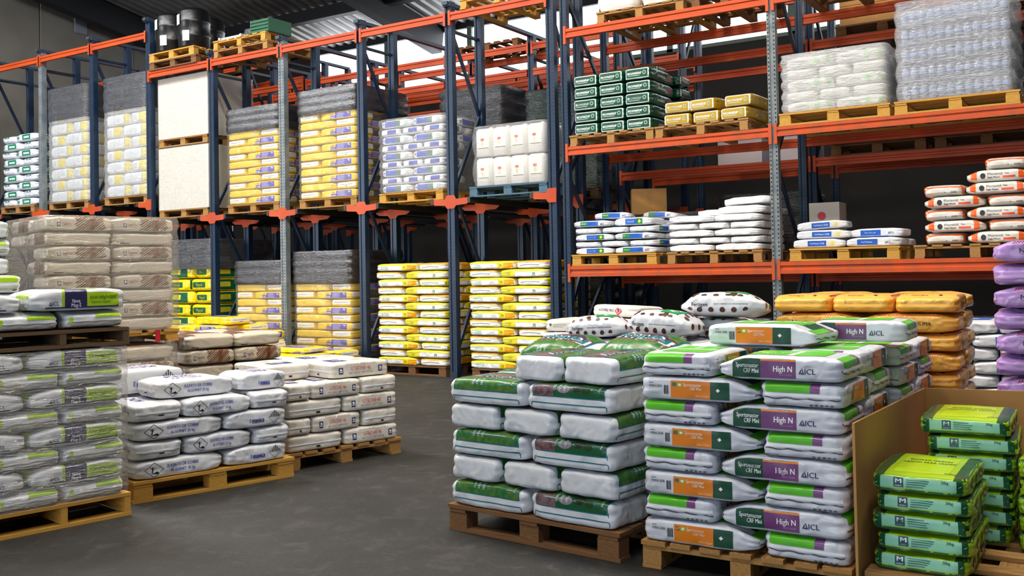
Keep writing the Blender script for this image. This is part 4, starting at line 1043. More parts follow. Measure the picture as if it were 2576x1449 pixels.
FU = Frame(-5.455, 5.312, 74.4)
pallet(FU, 1.06, 1.02, 0, 'brown pallet with open feet under the ivory sacks', M_wood, 'v', 0.13)
G = 'ivory orange-lettered sacks'
for i in range(4):
    rows = [('E', .51), ('L', .53)] if i % 2 == 0 else [('E', .22), ('L', .46), ('E', .36)]
    srow(.13 + .132 * i, rows, i, FU, K_utech, G, .132)
    if i > 1: sback(.13 + .132 * i, [('L', .52), ('E', .5)] if i % 2 == 0 else [('L', .52), ('L', .52)], i, .60, FU, K_utech, G, .132)
z = .13 + .132 * 4
lay(FU, z, K_utech, 'E', -.02, .30, .42, 'ivory sack on the topmost layer with a navy rectangle on top, near end', G)
lay(FU, z, K_utech, 'L', .42, .06, .58, 'ivory sack on the topmost layer with its orange lettering outwards, far end', G)
lay(FU, z, K_utech, 'L', .43, .52, .56, 'ivory sack lying behind on the topmost layer', G)

FO = Frame(-5.62, 2.70, 78.6)
pallet(FO, 1.21, 1.0, 0, 'pine pallet with thin stringers under the filmed lime-and-navy sacks', M_woodY, 'u', 0.144, style='stringer')
G = 'lime-and-navy sacks of the lower pallet'
zt = stack(FO, .144, K_nova, [('EEE', 'LL') if i % 2 == 0 else ('lL', 'EEE') for i in range(8)], 1.19, ' of lower load', G, .116, ('gate end', 'sulphate-sack end'), 1.0, rear=1)
wrap(FO, -.005, 1.2, 0, 1.0, .146, zt, .116, M_film, 'clear stretch film round the lower load of lime-and-navy sacks', bulge=.006, top=False, amp=.008, gap=.012)
pallet(FO, 1.21, 1.0, zt + .01, 'brown stringer pallet standing on the filmed lime-and-navy sacks', M_woodD, 'u', 0.11, style='stringer')
G = 'lime-and-navy sacks of the upper pallet'
z = zt + .121
for i, c in enumerate('EEE'): lay(FO, z, K_nova, 'E', .4 * i, 0, .395, 'white lime-and-navy sack end-on in the lowest upper-load layer, %s' % ('gate end', 'middle', 'sulphate-sack end')[i], G)
for i in range(2): lay(FO, z, K_nova, 'L', .6 * i, .6, .595, 'white lime-and-navy sack lengthwise behind in the lowest upper-load layer, %s' % ('gate end', 'sulphate-sack end')[i], G)
z += .112
lay(FO, z, K_nova, 'l', .0, .02, .58, 'white lime-and-navy sack lengthwise on the upper load, gate end', G)
lay(FO, z, K_nova, 'L', .585, .0, .62, 'white lime-and-navy sack showing its full label on top of the upper load', G, tz=1.2, yaw=2)
for i in range(3): lay(FO, z, K_nova, 'E', .40 * i, .44, .39, 'white lime-and-navy sack end-on behind the full label, %s' % ('gate end', 'middle', 'sulphate-sack end')[i], G)
lay(FO, z + .115, K_nova, 'e', .36, .50, .40, 'white sack showing its plain underside on the upper load, middle', G); lay(FO, z + .115, K_nova, 'L', -.05, .46, .42, 'white sack showing its plain underside on the upper load, gate end', G)

# tall filmed loads behind
FQ = Frame(-6.80, 2.785, 75)
pallet(FQ, 1.05, 1.0, 0, 'pallet under the tall lime-and-navy pile by the gate', M_wood, 'u')
G = 'lime-and-navy sacks of the tall pile'
zt = stack(FQ, .144, K_nova, [('EE', None) if i % 2 == 0 else ('L', None) for i in range(15)][:14], 1.05, ' of tall pile', G, .127, ('gate end', 'zebra-sack end'), 1.5)

FY = Frame(-7.06, 4.37, 75)
pallet(FY, 1.03, 1.2, 0, 'pallet on the floor under the lower zebra-striped load', M_wood, 'u')
G = 'zebra-striped sacks of the lower filmed load'
zt = stack(FY, .144, K_yara, [('Ll', 'EE') if i % 2 == 0 else ('EE', 'Ll') for i in range(6)], 1.03, ' of lower film', G, .134, ('near end', 'far end'), 1.0, rear=1)
wrap(FY, 0, 1.03, 0, 1.02, .146, zt, .134, M_filmY, 'milky stretch film round the lower zebra-striped load', bulge=.01, top=False, gap=.014)
pallet(FY, 1.05, 1.2, zt + .02, 'yellow pallet carrying the upper zebra-striped load', M_woodY, 'v', 0.10)
b = MB(); b.box((0, 0, 0), (.04, .006, .1)); tag(b.build('marker_strap', ink('#b81420'), None, FY(.86, -.012, zt + .07), FY.a), 'red strap end hanging over the yellow pallet edge', 'strap')
G = 'zebra-striped sacks of the upper filmed load'
z2 = zt + .122
zt = stack(FY, z2, K_yara, [('EE', 'LL') if i % 2 == 0 else ('LL', 'EE') for i in range(8)], 1.03, ' of upper film', G, .116, ('near end', 'far end'), 1.0, rear=2)
wrap(FY, -.01, 1.04, -.01, 1.03, z2, zt + .005, .116, M_filmY, 'milky stretch film round the upper zebra-striped load', bulge=.012, gap=.014, seed=3)

FV = Frame(-7.30, 5.86, 75)
pallet(FV, 1.0, 1.0, 0, 'pallet under the open zebra-striped pile', M_wood, 'u')
stack(FV, .144, K_yara, [('EE', 'LL') if i % 2 == 1 else ('Ll', 'EE') for i in range(6)], 1.0, ' of open pile', 'zebra-striped sacks of the open pile', .136, ('near end', 'far end'), 1.5, rear=3)

# loose yellow sacks in front of the drive-in rack
F1 = Frame(-12.95, 9.68, 0)
pallet(F1, 1.8, 1.15, 0, 'wide pallet under the loose pile of yellow sacks', M_wood, 'u')
G = 'loose yellow sacks before the rack'
zt = stack(F1, .144, K_flora, [('lE', 'El'), ('Ell'[:2], 'lE'), ('lE', 'El'), ('EL', 'lE')], 1.75, ' of loose pile', G, .125, ('zebra-sack side', 'post side'), 2.0)
lay(F1, zt, K_flora, 'l', .05, .05, .75, 'loose yellow sack, fifth layer, zebra-sack side', G, 2); lay(F1, zt, K_flora, 'L', .72, .1, .78, 'loose yellow sack with purple panel, fifth layer, post side', G, 2, yaw=4); lay(F1, zt, K_flora, 'l', .9, .5, .8, 'loose yellow sack, fifth layer, rear', G, 2)
lay(F1, zt + .125, K_flora, 'l', .75, .25, .85, 'topmost loose yellow sack on the pile', G, 2, yaw=-3)
lay(F1, zt, K_gw, 'L', -.55, .0, .6, 'white sack with green patches beside the loose yellow pile', G, 2, .7)
F3 = Frame(-11.1, 9.6, 0)
pallet(F3, 1.3, 1.1, 0, 'pallet under the low loose yellow sacks', M_wood, 'u')
zt = stack(F3, .144, K_flora, [('lE', 'El'), ('lE', 'El')], 1.5, ' of low pile', G, .125, ('post side', 'aisle side'), 2.0)
lay(F3, zt, K_flora, 'L', -.1, .1, .8, 'tilted loose yellow sack with purple panel on the low pile', G, 1, tilt=(.0, -.10), yaw=8); lay(F3, zt, K_flora, 'l', .55, .3, .8, 'flat loose yellow sack on the low pile', G, 2, .6)

# ------------------------------------------------------------------ pallets in the drive-in rack, upper level
YD = D + 0.10
ZU1, ZU2 = 2.866, 2.552
def load_pallet(x, z, label, w=1.2, d=1.0, m=None, along='u', y=None, h=.144): return pallet(Frame(x, y if y is not None else YD, 0), w, d, z, label, m, along, h)
SD = ('side by the gate wall', 'far side')
FR = Frame(-19.70, YD, 0); load_pallet(-19.70, ZU1, 'pallet under the green-patched sacks on the rack')
K_gw.desc = 'white green-patched sack'
stack(FR, ZU1 + .144, K_gw, [('EL', 'LE') if i % 2 == 0 else ('LE', 'EL') for i in range(9)], 1.28, ' on rack', 'green-patched sacks on the rack', .164, ('wall side', 'post side'), rear=3)
for x, tag_ in ((-17.96, 'grey'), (-16.18, 'pale')):
    FR = Frame(x, YD, 0); load_pallet(x - .03, ZU1, 'pallet under the %s-hooded tall yellow-and-white load on the rack' % tag_, 1.28, 1.4)
    zt = stack(FR, ZU1 + .144, K_wy, [('LE', 'EL') if i % 2 == 0 else ('EL', 'LE') for i in range(10)], 1.22, ' %s hood' % tag_, 'large yellow-and-white sacks under the %s hood' % tag_, .222, ('wall side', 'post side'), rear=3)
    wrap(FR, -.03, 1.26, -.03, 1.40, zt - .62, zt + .02, .22, M_filmG, '%s plastic hood over the tall yellow-and-white load' % ('grey' if tag_ == 'grey' else 'dark'), 'top_film', seed=x)
    wrap(FR, -.02, 1.25, -.02, 1.39, ZU1 + .147, zt - .62, .22, M_filmW, 'white stretch film round the %s-hooded yellow-and-white load' % tag_, top=False, seed=x + 1)

# white carton loads, two pallets high
M_ctn = mat('white carton board', '#efeae0', 0.6, var=0.04, vscale=2)
FR = Frame(-14.62, YD, 0)
for z0, z1, lv in ((ZU2, 3.80, 'lower'), (3.82, 5.05, 'upper')):
    load_pallet(-14.62, z0, 'pallet under the %s white carton block' % lv, 1.3)
    t_ = thing('carton_block', '%s block of white cartons wrapped in clear film on the rack' % lv, 'carton block', FR(0, 0, z0 + .146), 0, 'white carton blocks')
    hh = (z1 - z0 - .15) / 4
    for i in range(4):
        for k in range(3):
            b = MB(); b.box((0, 0, 0), (.4395, 1.0, hh - .0008)); b.build('carton', M_ctn, t_, (.225 + .44 * k, .5, hh * (i + .5)))
    wrap(FR, .0, 1.33, -.01, 1.02, z0 + .147, z1 + .004, 9, M_filmY, 'clear film round the %s white carton block' % lv, bulge=0, amp=.004, gap=.006, ex=60.0)
# yellow sack loads under dark hoods
def flora_load(x, y, z, n, tag_, hood=3, film_=True, rear=2, w=1.22, rt=None):
    FR = Frame(x, y, 0); load_pallet(x, z, 'pallet under the yellow purple-lettered load %s' % tag_, y=y, w=w)
    rows = [('EL', 'lE') if i % 2 == 0 else ('lE', 'EL') for i in range(n)]
    zt = stack(FR, z + .144, K_flora, rows, w, ' ' + tag_, 'yellow purple-lettered sacks ' + tag_, .122, ('zebra-sack side', 'aisle side'), .8, rear=rear)
    if film_: wrap(FR, -.012, w + .012, -.012, 1.27, z + .147, zt - .122 * hood, .122, M_film, 'clear stretch film round the yellow load %s' % tag_, top=False, seed=x, amp=.006)
    wrap(FR, -.02, w + .02, -.02, 1.28, zt - .122 * hood, zt + .02, .122, M_filmK, 'dark plastic hood over the yellow load %s' % tag_, 'top_film', seed=x + 2)
flora_load(-12.83, YD, ZU2, 13, 'above loose pile')
flora_load(-11.16, YD, ZU2, 14, 'above grey post')
flora_load(-12.66, YD, 0, 13, 'behind loose pile', w=1.12)
flora_load(-11.30, YD, 0, 14, 'on floor by post', 4)
FR = Frame(-9.47, YD, 0); load_pallet(-9.50, ZU2, 'pale pallet under the blue-block sacks', m=M_woodY)
K_bw.desc = 'white blue-block sack'
zt = stack(FR, ZU2 + .144, K_bw, [('LL', 'EEE') if i % 2 == 0 else ('EEE', 'LL') for i in range(9)], 1.19, '', 'blue-block sacks on the rack', .122, ('yellow-load side', 'canister side'), rear=3)
wrap(FR, -.01, 1.2, -.01, 1.02, ZU2 + .147, zt + .01, .122, film('thin milky film', '#f0f0f4', .14), 'milky stretch film round the blue-block sacks', seed=5, bulge=.02)
# canisters
M_can = mat('white polyethylene', '#eceae4', 0.4, sss=.0); M_canlab = ink('#d8d3b8'); M_canred = ink('#d8552e')
def canister_mesh():
    b = MB(); w_, d_, h_ = .283, .245, .40
    prof = []
    for zz, k in ((0, .93), (.012, 1), (.345, 1), (.38, .93), (.392, .8), (.398, .5)):
        ring = []
        for q in range(20):
            a = 2 * PI * q / 20; c, n = math.cos(a), math.sin(a); r = (abs(c) ** 7 + abs(n) ** 7) ** (-1 / 7)
            ring.append((c * r * w_ / 2 * k, n * r * d_ / 2 * k, zz))
        prof.append(ring)
    V = [p for r in prof for p in r]; F = [(j * 20 + k, j * 20 + (k + 1) % 20, (j + 1) * 20 + (k + 1) % 20, (j + 1) * 20 + k) for j in range(5) for k in range(20)]
    F += [tuple(range(19, -1, -1)), tuple(100 + k for k in range(20))]
    me = mesh('canister', V, F, [M_can], None, True)
    c = MB(); c.lathe([(.03, 0), (.03, .03)], 12, c=(.06, 0, .385)); c = mesh('cap', c.V, c.F, [M_can])
    l = MB(); y = -d_ / 2 - .001
    l.add([(-.09, y, .1), (.09, y, .1), (.09, y, .26), (-.09, y, .26)], [(0, 1, 2, 3)], 0); y -= .0008
    l.add([(-.045, y, .22), (.01, y, .22), (.01, y, .255), (-.045, y, .255)], [(0, 1, 2, 3)], 1); l.add([(-.035, y, .15), (0, y, .15), (0, y, .215), (-.035, y, .215)], [(0, 1, 2, 3)], 2); l.add([(-.085, y, .11), (.085, y, .11), (.085, y, .122), (-.085, y, .122)], [(0, 1, 2, 3)], 3)
    l = mesh('paper_label', l.V, l.F, [M_can, M_canred, M_canlab, ink('#6d7a4a')], l.mi)
    return me, c, l
cm_ = canister_mesh()
FR = Frame(-7.74, YD, 0)
pallet(Frame(-7.84, YD, 0), 1.28, 1.0, ZU2, 'blue plastic-painted pallet under the white canisters', mat('blue pallet paint', '#4d7186', .7, var=.3, vscale=8), 'u')
for lv in range(2):
    for k in range(4):
        for dd in range(3):
            o = new_obj('canister', cm_[0], None, FR(.15 + .285 * k, .13 + .25 * dd, ZU2 + .144 + .415 * lv), random.uniform(-.03, .03))
            tag(o, 'white plastic canister with paper label, %s tier, %s row, %s' % (('lower', 'upper')[lv], ('front', 'middle', 'rear')[dd], ('next to the blue-block sacks', 'second from the blue-block sacks', 'third from the blue-block sacks', 'beside the double post')[k]), 'canister', 'white canisters on the blue pallet')
            new_obj('cap', cm_[1], o); new_obj('paper_label', cm_[2], o)
wrap(FR, -.01, 1.17, -.01, .78, ZU2 + .147, ZU2 + .985, .415, film('thin milky film', '#f0f0f4', .14), 'milky stretch film round the white canisters', seed=9, bulge=.03, amp=.006)

# lower level on the floor: yellow-and-white potting soil loads
def y70_load(x, tag_, n=13):
    FR = Frame(x, YD - .02, 0); load_pallet(x + .05, 0, 'grey-brown pallet under the yellow-and-white load %s' % tag_, 1.25, m=M_woodB)
    z = .144
    for i in range(n):
        g = 'potting soil sacks ' + tag_
        def lb(K, c, sd): return '%s, %s, %s layer, %s, %s' % (K.desc, 'lengthwise' if c in 'Ll' else 'end-on', ORD[i], tag_, sd)
        if i % 2 == 0: cells = ((K_y70, 'l', 0, .80), (K_y70o if i % 4 == 0 else K_y70, 'E', .80, .53))
        else: cells = ((K_y70o, 'E', 0, .53), (K_y70, 'L', .53, .80))
        for k, (K, c, u, wd) in enumerate(cells): lay(FR, z, K, c, u + random.uniform(-.012, .012), random.uniform(0, .02), wd, lb(K, c, ('yellow-load side', 'rack-end side')[k]), g, 1.5)
        rc = ((K_y70, 'E', 0, .53), (K_y70, 'l', .53, .80)) if i % 2 == 0 else ((K_y70, 'l', 0, .80), (K_y70, 'E', .80, .53))
        for k, (K, c, u, wd) in enumerate(rc):
            if k == 1 or i >= n - 2: lay(FR, z, K, c, u, .52 if c == 'E' else .80, wd, lb(K, c, 'rear ' + ('yellow-load side', 'rack-end side')[k]), g, 1.0)
        z += .1155
y70_load(-9.60, 'in the middle bay'); y70_load(-7.90, 'in the end bay')
FR = Frame(-14.55, YD + .1, 0); load_pallet(-14.55, 0, 'pallet under the green-and-yellow hooded load on the floor', y=YD + .1)
zt = stack(FR, .144, K_gy, [('EE' if i % 2 else 'LE', 'L') for i in range(9)], 1.2, ' floor hood', 'large green-and-yellow sacks on the floor', .222, ('wall side', 'post side'), rear=1)
wrap(FR, -.03, 1.23, -.03, 1.42, zt - .5, zt + .02, .22, M_filmG, 'grey plastic hood over the green-and-yellow load on the floor', 'top_film', seed=31)

# second row of pallets deeper in the drive-in rack, seen dark between the posts
def dark_load(x, y, z, w, d, h, m, label, T=.2):
    FR = Frame(x, y, 0); pallet(FR, w, d, z, 'pallet under the ' + label, M_woodD, 'u')
    t_ = thing('wrapped_load', label, 'pallet load', FR(0, 0, z + .146), 0, 'filmed loads deep in the rack')
    n = max(2, round(h / T)); hh = h / n
    for i in range(n):
        b = MB(); b.box((0, 0, 0), (w - .06, d - .06, hh - .004)); b.build('layer', mat('dark film sack', '#23252b', .35, bump=.3, bscale=6), t_, (w / 2, d / 2, hh * (i + .5)))
    o = wrap(Frame(0, 0, 0), .0, w, .0, d, .0, h + .02, T, m, '', 'film', bulge=.03, amp=.02, parent=t_, seed=x)
    return t_
YB2 = D + 1.62
dark_load(-9.45, YB2, ZU2, 1.2, 1.1, 1.72, M_filmG, 'silver-grey filmed load behind the blue-block sacks')
dark_load(-7.80, YB2, ZU2, 1.22, 1.1, 1.55, film('green black film', '#16352c', .9, .18, .9), 'green and black filmed load behind the canisters')
for i, (x, zz, h, lb) in enumerate(((-11.1, ZU2, 1.4, 'upper black filmed load behind the grey post'), (-12.8, ZU2, 1.5, 'upper black filmed load behind the yellow load'), (-14.5, ZU2, 1.7, 'upper black filmed load behind the white cartons'), (-16.2, ZU1, 1.6, 'upper black filmed load behind the pale hood'), (-17.9, ZU1, 1.6, 'upper black filmed load behind the grey hood'),
        (-9.45, 0, 1.2, 'lower black filmed load behind the middle bay'), (-7.8, 0, 1.3, 'lower black filmed load behind the end bay'), (-11.2, 0, 1.5, 'lower black filmed load behind the grey post'), (-12.8, 0, 1.5, 'lower black filmed load behind the loose pile'), (-14.5, 0, 1.2, 'lower black filmed load behind the hooded floor load'))):
    dark_load(x, YB2 if zz else YB2 + .5, zz, 1.2, 1.05, h, M_filmD, lb)

# things standing on top of the drive-in rack
ZTOP = ZT + .06
FRt = Frame(-14.65, D - .06, 0); pallet(FRt, 1.25, 1.1, ZTOP, 'lower brown pallet on top of the rack under the yellow pallet', M_woodB, 'u')
pallet(FRt, 1.2, 1.1, ZTOP + .146, 'yellow pallet on top of the rack carrying black drums', M_woodY, 'u', 0.15)
M_drum = mat('black drum plastic', '#0b0b0d', 0.35, bump=.3, bscale=6)
def drum_mesh():
    b = MB(); b.lathe([(.0, 0), (.25, 0), (.27, .03), (.275, .2), (.285, .22), (.275, .24), (.275, .45), (.285, .47), (.275, .49), (.27, .64), (.22, .70), (.12, .72), (0, .72)], 20); return mesh('drum', b.V, b.F, [M_drum], None, True)
dm = drum_mesh()
for (u, v, nm) in ((.29, .27, 'beside the tall post'), (.89, .27, 'in the middle of the yellow pallet'), (.58, .86, 'behind the other drums')):
    o = new_obj('drum', dm, None, FRt(u, v, ZTOP + .297)); tag(o, 'black plastic drum with white stickers %s' % nm, 'drum', 'black drums on the rack top')
    for k, (a, zz) in enumerate(((-1.9, .5), (-1.2, .2), (-2.6, .35))):
        b = MB(); w_ = .14; V = []
        for q in range(4):
            aa = a + (q / 3 - .5) * .45
            for z_ in (-.09, .09): V.append((.289 * math.cos(aa), .289 * math.sin(aa), zz + z_))
        b.add(V, [(0, 2, 3, 1), (2, 4, 5, 3), (4, 6, 7, 5)]); b.build('sticker', ink('#d9d6d4'), o)
FRt = Frame(-12.98, D - .04, 0); pallet(FRt, 1.3, 1.1, ZTOP, 'lower pallet on the rack top under the plastic scraps', M_wood, 'v'); pallet(FRt, 1.25, 1.1, ZTOP + .146, 'upper pallet on the rack top carrying plastic scraps', M_woodY, 'v')
zz = ZTOP + .292
t_ = thing('plastic_crate', 'flat grey-white plastic crate lid on the rack-top pallet', 'crate', FRt(.05, .02, zz)); 
for k in range(5): b = MB(); b.box((0, 0, 0), (.55, .035, .05)); b.build('slat', ink('#b9bcc0'), t_, (.3, .08 + .1 * k, .03))
b = MB(); b.box((.04, .28, .03), (.04, .5, .055)); b.build('rim', ink('#b9bcc0'), t_); b = MB(); b.box((.56, .28, .03), (.04, .5, .055)); b.build('rim', ink('#b9bcc0'), t_)
t_ = thing('green_crate', 'dark green plastic crate at the end of the rack-top pallet', 'crate', FRt(.86, .05, zz))
M_gc = ink('#1f5a3c')
for k in range(4): b = MB(); b.box((0, 0, 0), (.42, .02, .04)); b.build('slat', M_gc, t_, (.21, 0, .03 + .055 * k))
b = MB(); b.box((.21, .25, .01), (.42, .5, .02)); b.build('floor_panel', M_gc, t_); b = MB(); b.box((.0, .25, .12), (.02, .5, .22)); b.build('side_panel', M_gc, t_); b = MB(); b.box((.42, .25, .12), (.02, .5, .22)); b.build('side_panel', M_gc, t_); b = MB(); b.box((.21, .5, .12), (.42, .02, .22)); b.build('side_panel', M_gc, t_)
o = wrap(FRt, .15, .75, .6, 1.0, zz, zz + .3, .3, M_filmG, 'crumpled clear plastic heap on the rack-top pallet', 'plastic_heap', amp=.06, seed=77, group='rack-top scraps'); o['category'] = 'plastic sheet'
FRt = Frame(-7.85, D - .04, 0); pallet(FRt, 1.25, 1.1, ZTOP, 'pallet lying on the rack top next to the double post', M_woodY, 'v')
pallet(Frame(-9.6, D + 2.3, 0), 1.25, 1.0, ZTOP, 'empty pallet far back on the rack top', M_woodB, 'v')

# ------------------------------------------------------------------ loads on the selective pallet rack
Z1, Z2, Z3 = 1.552, 3.112, 4.672
YR = D - 0.02
def rp(x, z, label, w=1.2, m=None, along='u', d=1.2): return pallet(Frame(x, YR, 0), w, d, z, label, m, along)
# level one
FR = Frame(-6.13, YR + .03, 0); rp(-6.14, Z1, 'yellow pallet under the blue-and-green banded sacks', m=M_woodY)
K_univ.desc = 'white blue-and-green banded sack'; G = 'blue-and-green banded sacks'
SDU = ('post side', 'plain-sack side')
zt = stack(FR, Z1 + .144, K_univ, [('lL', 'EEE'), ('EEE', 'LL'), ('lL', 'EEE'), ('EEE', 'LL')], 1.17, '', G, .088, SDU, 2.0)
lay(FR, zt, K_univ, 'L', -.02, .0, .56, 'white blue-and-green banded sack on the fifth layer, post side', G, 2); lay(FR, zt, K_univ, 'l', .56, .02, .58, 'white blue-and-green banded sack on the fifth layer, plain-sack side', G, 2, 1.2, yaw=-5)
lay(FR, zt, K_univ, 'L', .1, .5, .58, 'white blue-and-green banded sack behind on the fifth layer, post side', G, 2); lay(FR, zt, K_univ, 'L', .62, .55, .56, 'white blue-and-green banded sack behind on the fifth layer, plain-sack side', G, 2)
lay(FR, zt + .088, K_univ, 'L', .22, .12, .5, 'topmost blue-and-green banded sack, blunt end up, post side', G, 2, yaw=14, tilt=(-.08, 0)); lay(FR, zt + .088, K_univ, 'L', .74, .5, .55, 'topmost blue-and-green banded sack, plain-sack side', G, 2, yaw=-12, tilt=(-.1, .05))
t_ = thing('cardboard_box', 'brown cardboard box with green print standing behind the banded sacks', 'cardboard box', (-5.45, YR + .92, zt + .176), math.radians(28))
b = MB(); b.box((0, 0, .17), (.46, .34, .34)); b.build('body', M_card, t_); b = MB(); b.box((0, -.171, .22), (.05, .002, .2)); b.build('tape', ink('#a97f45'), t_)
b = MB(); b.box((.2315, 0, .27), (.002, .18, .06)); b.build('printed_panel', ink('#3f7a5a'), t_)
FR = Frame(-4.80, YR + .02, 0); rp(-4.80, Z1, 'brown pallet under the plain white sacks', along='v', m=M_wood)
K_plain.desc = 'plain white sack'; G = 'plain white sacks'
zt = stack(FR, Z1 + .144, K_plain, [('LL', 'EEE'), ('EEE', 'LL'), ('LL', 'EEE'), ('EEE', 'LL'), ('LL', 'EEE')], 1.18, '', G, .088, ('banded-sack side', 'grey-post side'), 2.0)
lay(FR, zt, K_plain, 'L', .22, .4, .6, 'plain white sack low on top, banded-sack side', G, 2, yaw=6); lay(FR, zt, K_plain, 'L', .62, .05, .6, 'plain white sack under the topmost one, grey-post side', G, 2, 1.15); lay(FR, zt + .1, K_plain, 'L', .66, .15, .6, 'topmost plain white sack, grey-post side', G, 2, 1.1, tilt=(-.08, -.04), yaw=5); lay(FR, zt, K_plain, 'E', .8, .5, .42, 'plain white sack end-on at the rear of the top', G)
t_ = thing('cardboard_box', 'white carton with a red round mark behind the grey post', 'cardboard box', (-3.10, YR + 1.0, Z1 + .146), .0)
b = MB(); b.box((0, 0, .28), (.36, .34, .56)); b.build('body', mat('off-white carton', '#c9c2b8', .7), t_); b = MB(); b.lathe([(.05, 0), (.05, .003)], 20); o = b.build('printed_panel', ink('#c23a4a'), t_, (-.03, -.171, .40)); o.rotation_euler = (PI / 2, 0, 0)
FR = Frame(-3.27, YR + .03, 0); rp(-3.29, Z1, 'yellow pallet under the few blue-labelled sacks', m=M_woodY)
G = 'blue-labelled sacks on the rack'
stack(FR, Z1 + .144, K_turf, [('Ll', None)], 1.2, ' on rack', G, .105, ('grey-post side', 'orange-band side'), 1.5)
z = Z1 + .144 + .106
lay(FR, z, K_turf, 'L', .02, .04, .62, 'white blue-labelled sack, second layer, grey-post side', G, 1.5, yaw=3); lay(FR, z, K_turf, 'l', .62, .1, .6, 'white blue-labelled sack showing its blue top, orange-band side', G, 1.5, yaw=-2); lay(FR, z - .106, K_turf, 'l', .62, .50, .58, 'white blue-labelled sack behind in the lowest layer', G)
lay(FR, z + .105, K_turf, 'L', .02, .06, .58, 'topmost white blue-labelled sack, grey-post side', G, 1.5, yaw=5, tilt=(0, -.05))
FR = Frame(-1.86, YR + .03, 0); rp(-1.95, Z1, 'brown pallet under the orange-banded sacks', along='v', m=M_wood)
K_floranid.desc = 'white orange-banded sack'; G = 'orange-banded sacks'
zt = stack(FR, Z1 + .144, K_floranid, [('eL', 'LE'), ('Le', 'EL'), ('eL', 'LE'), ('Le', 'EL'), ('eL', 'LE')], 1.03, '', G, .128, ('blue-label side', 'end-post side'), 1.5)
lay(FR, zt, K_floranid, 'L', .42, .02, .62, 'white orange-banded sack on the sixth layer, end-post side', G); lay(FR, zt + .128, K_floranid, 'e', .6, .02, .42, 'topmost white orange-banded sack, end-on', G)
# level two
FR = Frame(-6.11, YR + .03, 0); rp(-6.14, Z2, 'brown block pallet under the dark green bales', m=M_wood, along='v')
K_econ.desc = 'dark green white-framed bale'; K_econy.desc = 'ochre white-framed bale'; G = 'dark green bales'
for i in range(5):
    for k in range(3):
        lay(FR, Z2 + .144 + .158 * i, K_econ, 'E', .374 * k, random.uniform(0, .03), .37, 'dark green white-framed bale, %s tier, %s' % (ORD[i], ('next to the double post', 'middle of its row', 'next to the ochre bales')[k]), G, .8)
    lay(FR, Z2 + .144 + .165 * i, K_econ, 'L', .40, .86, .78, 'dark green bale lying crosswise behind, %s tier' % ORD[i], G, 1.0)
lay(FR, Z2 + .144 + .158 * 5, K_econ, 'L', .3, .4, .75, 'dark green bale lying flat on top of the framed bales', G, 1, .6)
FR = Frame(-4.87, YR + .02, -1); rp(-4.93, Z2, 'brown block pallet under the ochre bales', m=M_wood, along='v')
for k, (u, v, yw, zz) in enumerate(((.02, .02, 1, 0), (.41, .04, -2, 0), (.80, .0, -5, 0), (.02, .03, 2, 1), (.40, .02, -6, 1), (.82, .03, -2, 1))):
    lay(FR, Z2 + .144 + .152 * zz, K_econy, 'E', u, v, .375, 'ochre white-framed bale, %s tier, %s' % (('lower', 'upper')[zz], ('next to the dark green bales', 'middle of its row', 'next to the grey post')[k % 3]), 'ochre bales', 1, yaw=yw)
t_ = None
for i, (x, y, z, sx, sz, lb) in enumerate(((-4.45, 12.80, 2.90, .62, .72, 'pale filmed carton block with pink label behind the ochre bales'), (-3.72, 12.80, 2.90, .5, .6, 'lower pale carton with pink label behind the grey post'))):
    t_ = thing('labelled_carton', lb, 'carton', (x, y, z)); b = MB(); b.box((0, .3, sz / 2), (sx, .6, sz)); b.build('body', mat('mauve white carton', '#d6ced8', .5), t_)
    b = MB(); b.box((0, -.002, sz * .68), (sx * .62, .004, .17)); pl = b.build('printed_panel', ink('#c2418c'), t_)
    V, F, w_ = text2d('Garpack', .02); k_ = sx * .5 / w_; me = mesh('lettering', [(v[0] * k_ - sx * .25, -.006, v[1] * k_ - .04 + sz * .68) for v in V], F, [ink('#f0dbe8')]); new_obj('lettering', me, pl)
FR = Frame(-3.31, YR + .03, 0); rp(-3.37, Z2, 'pale pallet under the pale-striped sacks', m=M_woodY, w=1.22)
K_haka.desc = 'white pale-striped sack'; G = 'pale-striped sacks'
zt = stack(FR, Z2 + .144, K_haka, [('LL', 'EEE') if i % 2 == 0 else ('EEE', 'LL') for i in range(5)], 1.12, '', G, .128, ('grey-post side', 'bottle side'), 1.0)
wrap(FR, -.02, 1.12, -.02, 1.0, Z2 + .147, zt + .03, .128, film('pale white film', '#f2f2f4', .42, .2), 'white stretch film round the pale-striped sacks', seed=12, bulge=.02)
FR = Frame(-2.05, YR + .03, 0); rp(-2.11, Z2, 'pale pallet under the tall filmed bottles', m=M_woodY, w=1.22)
M_bot = film('clear bottle plastic', '#aebfd6', .30, .08, .1); M_cap = ink('#2a58b4')
b = MB(); b.lathe([(.0, .002), (.038, .002), (.042, .012), (.042, .05), (.039, .06), (.042, .07), (.042, .12), (.034, .145), (.018, .165), (.016, .172)], 10); bot = mesh('bottle', b.V, b.F, [M_bot], None, True)
b = MB(); b.lathe([(.018, .17), (.018, .192)], 10); cap = mesh('bottle_cap', b.V, b.F, [M_cap])
b = MB(); b.lathe([(.0428, .065), (.0428, .112)], 10); blb = mesh('bottle_label', b.V, b.F[:-2], [ink('#9fb4dc')])
zz = Z2 + .146
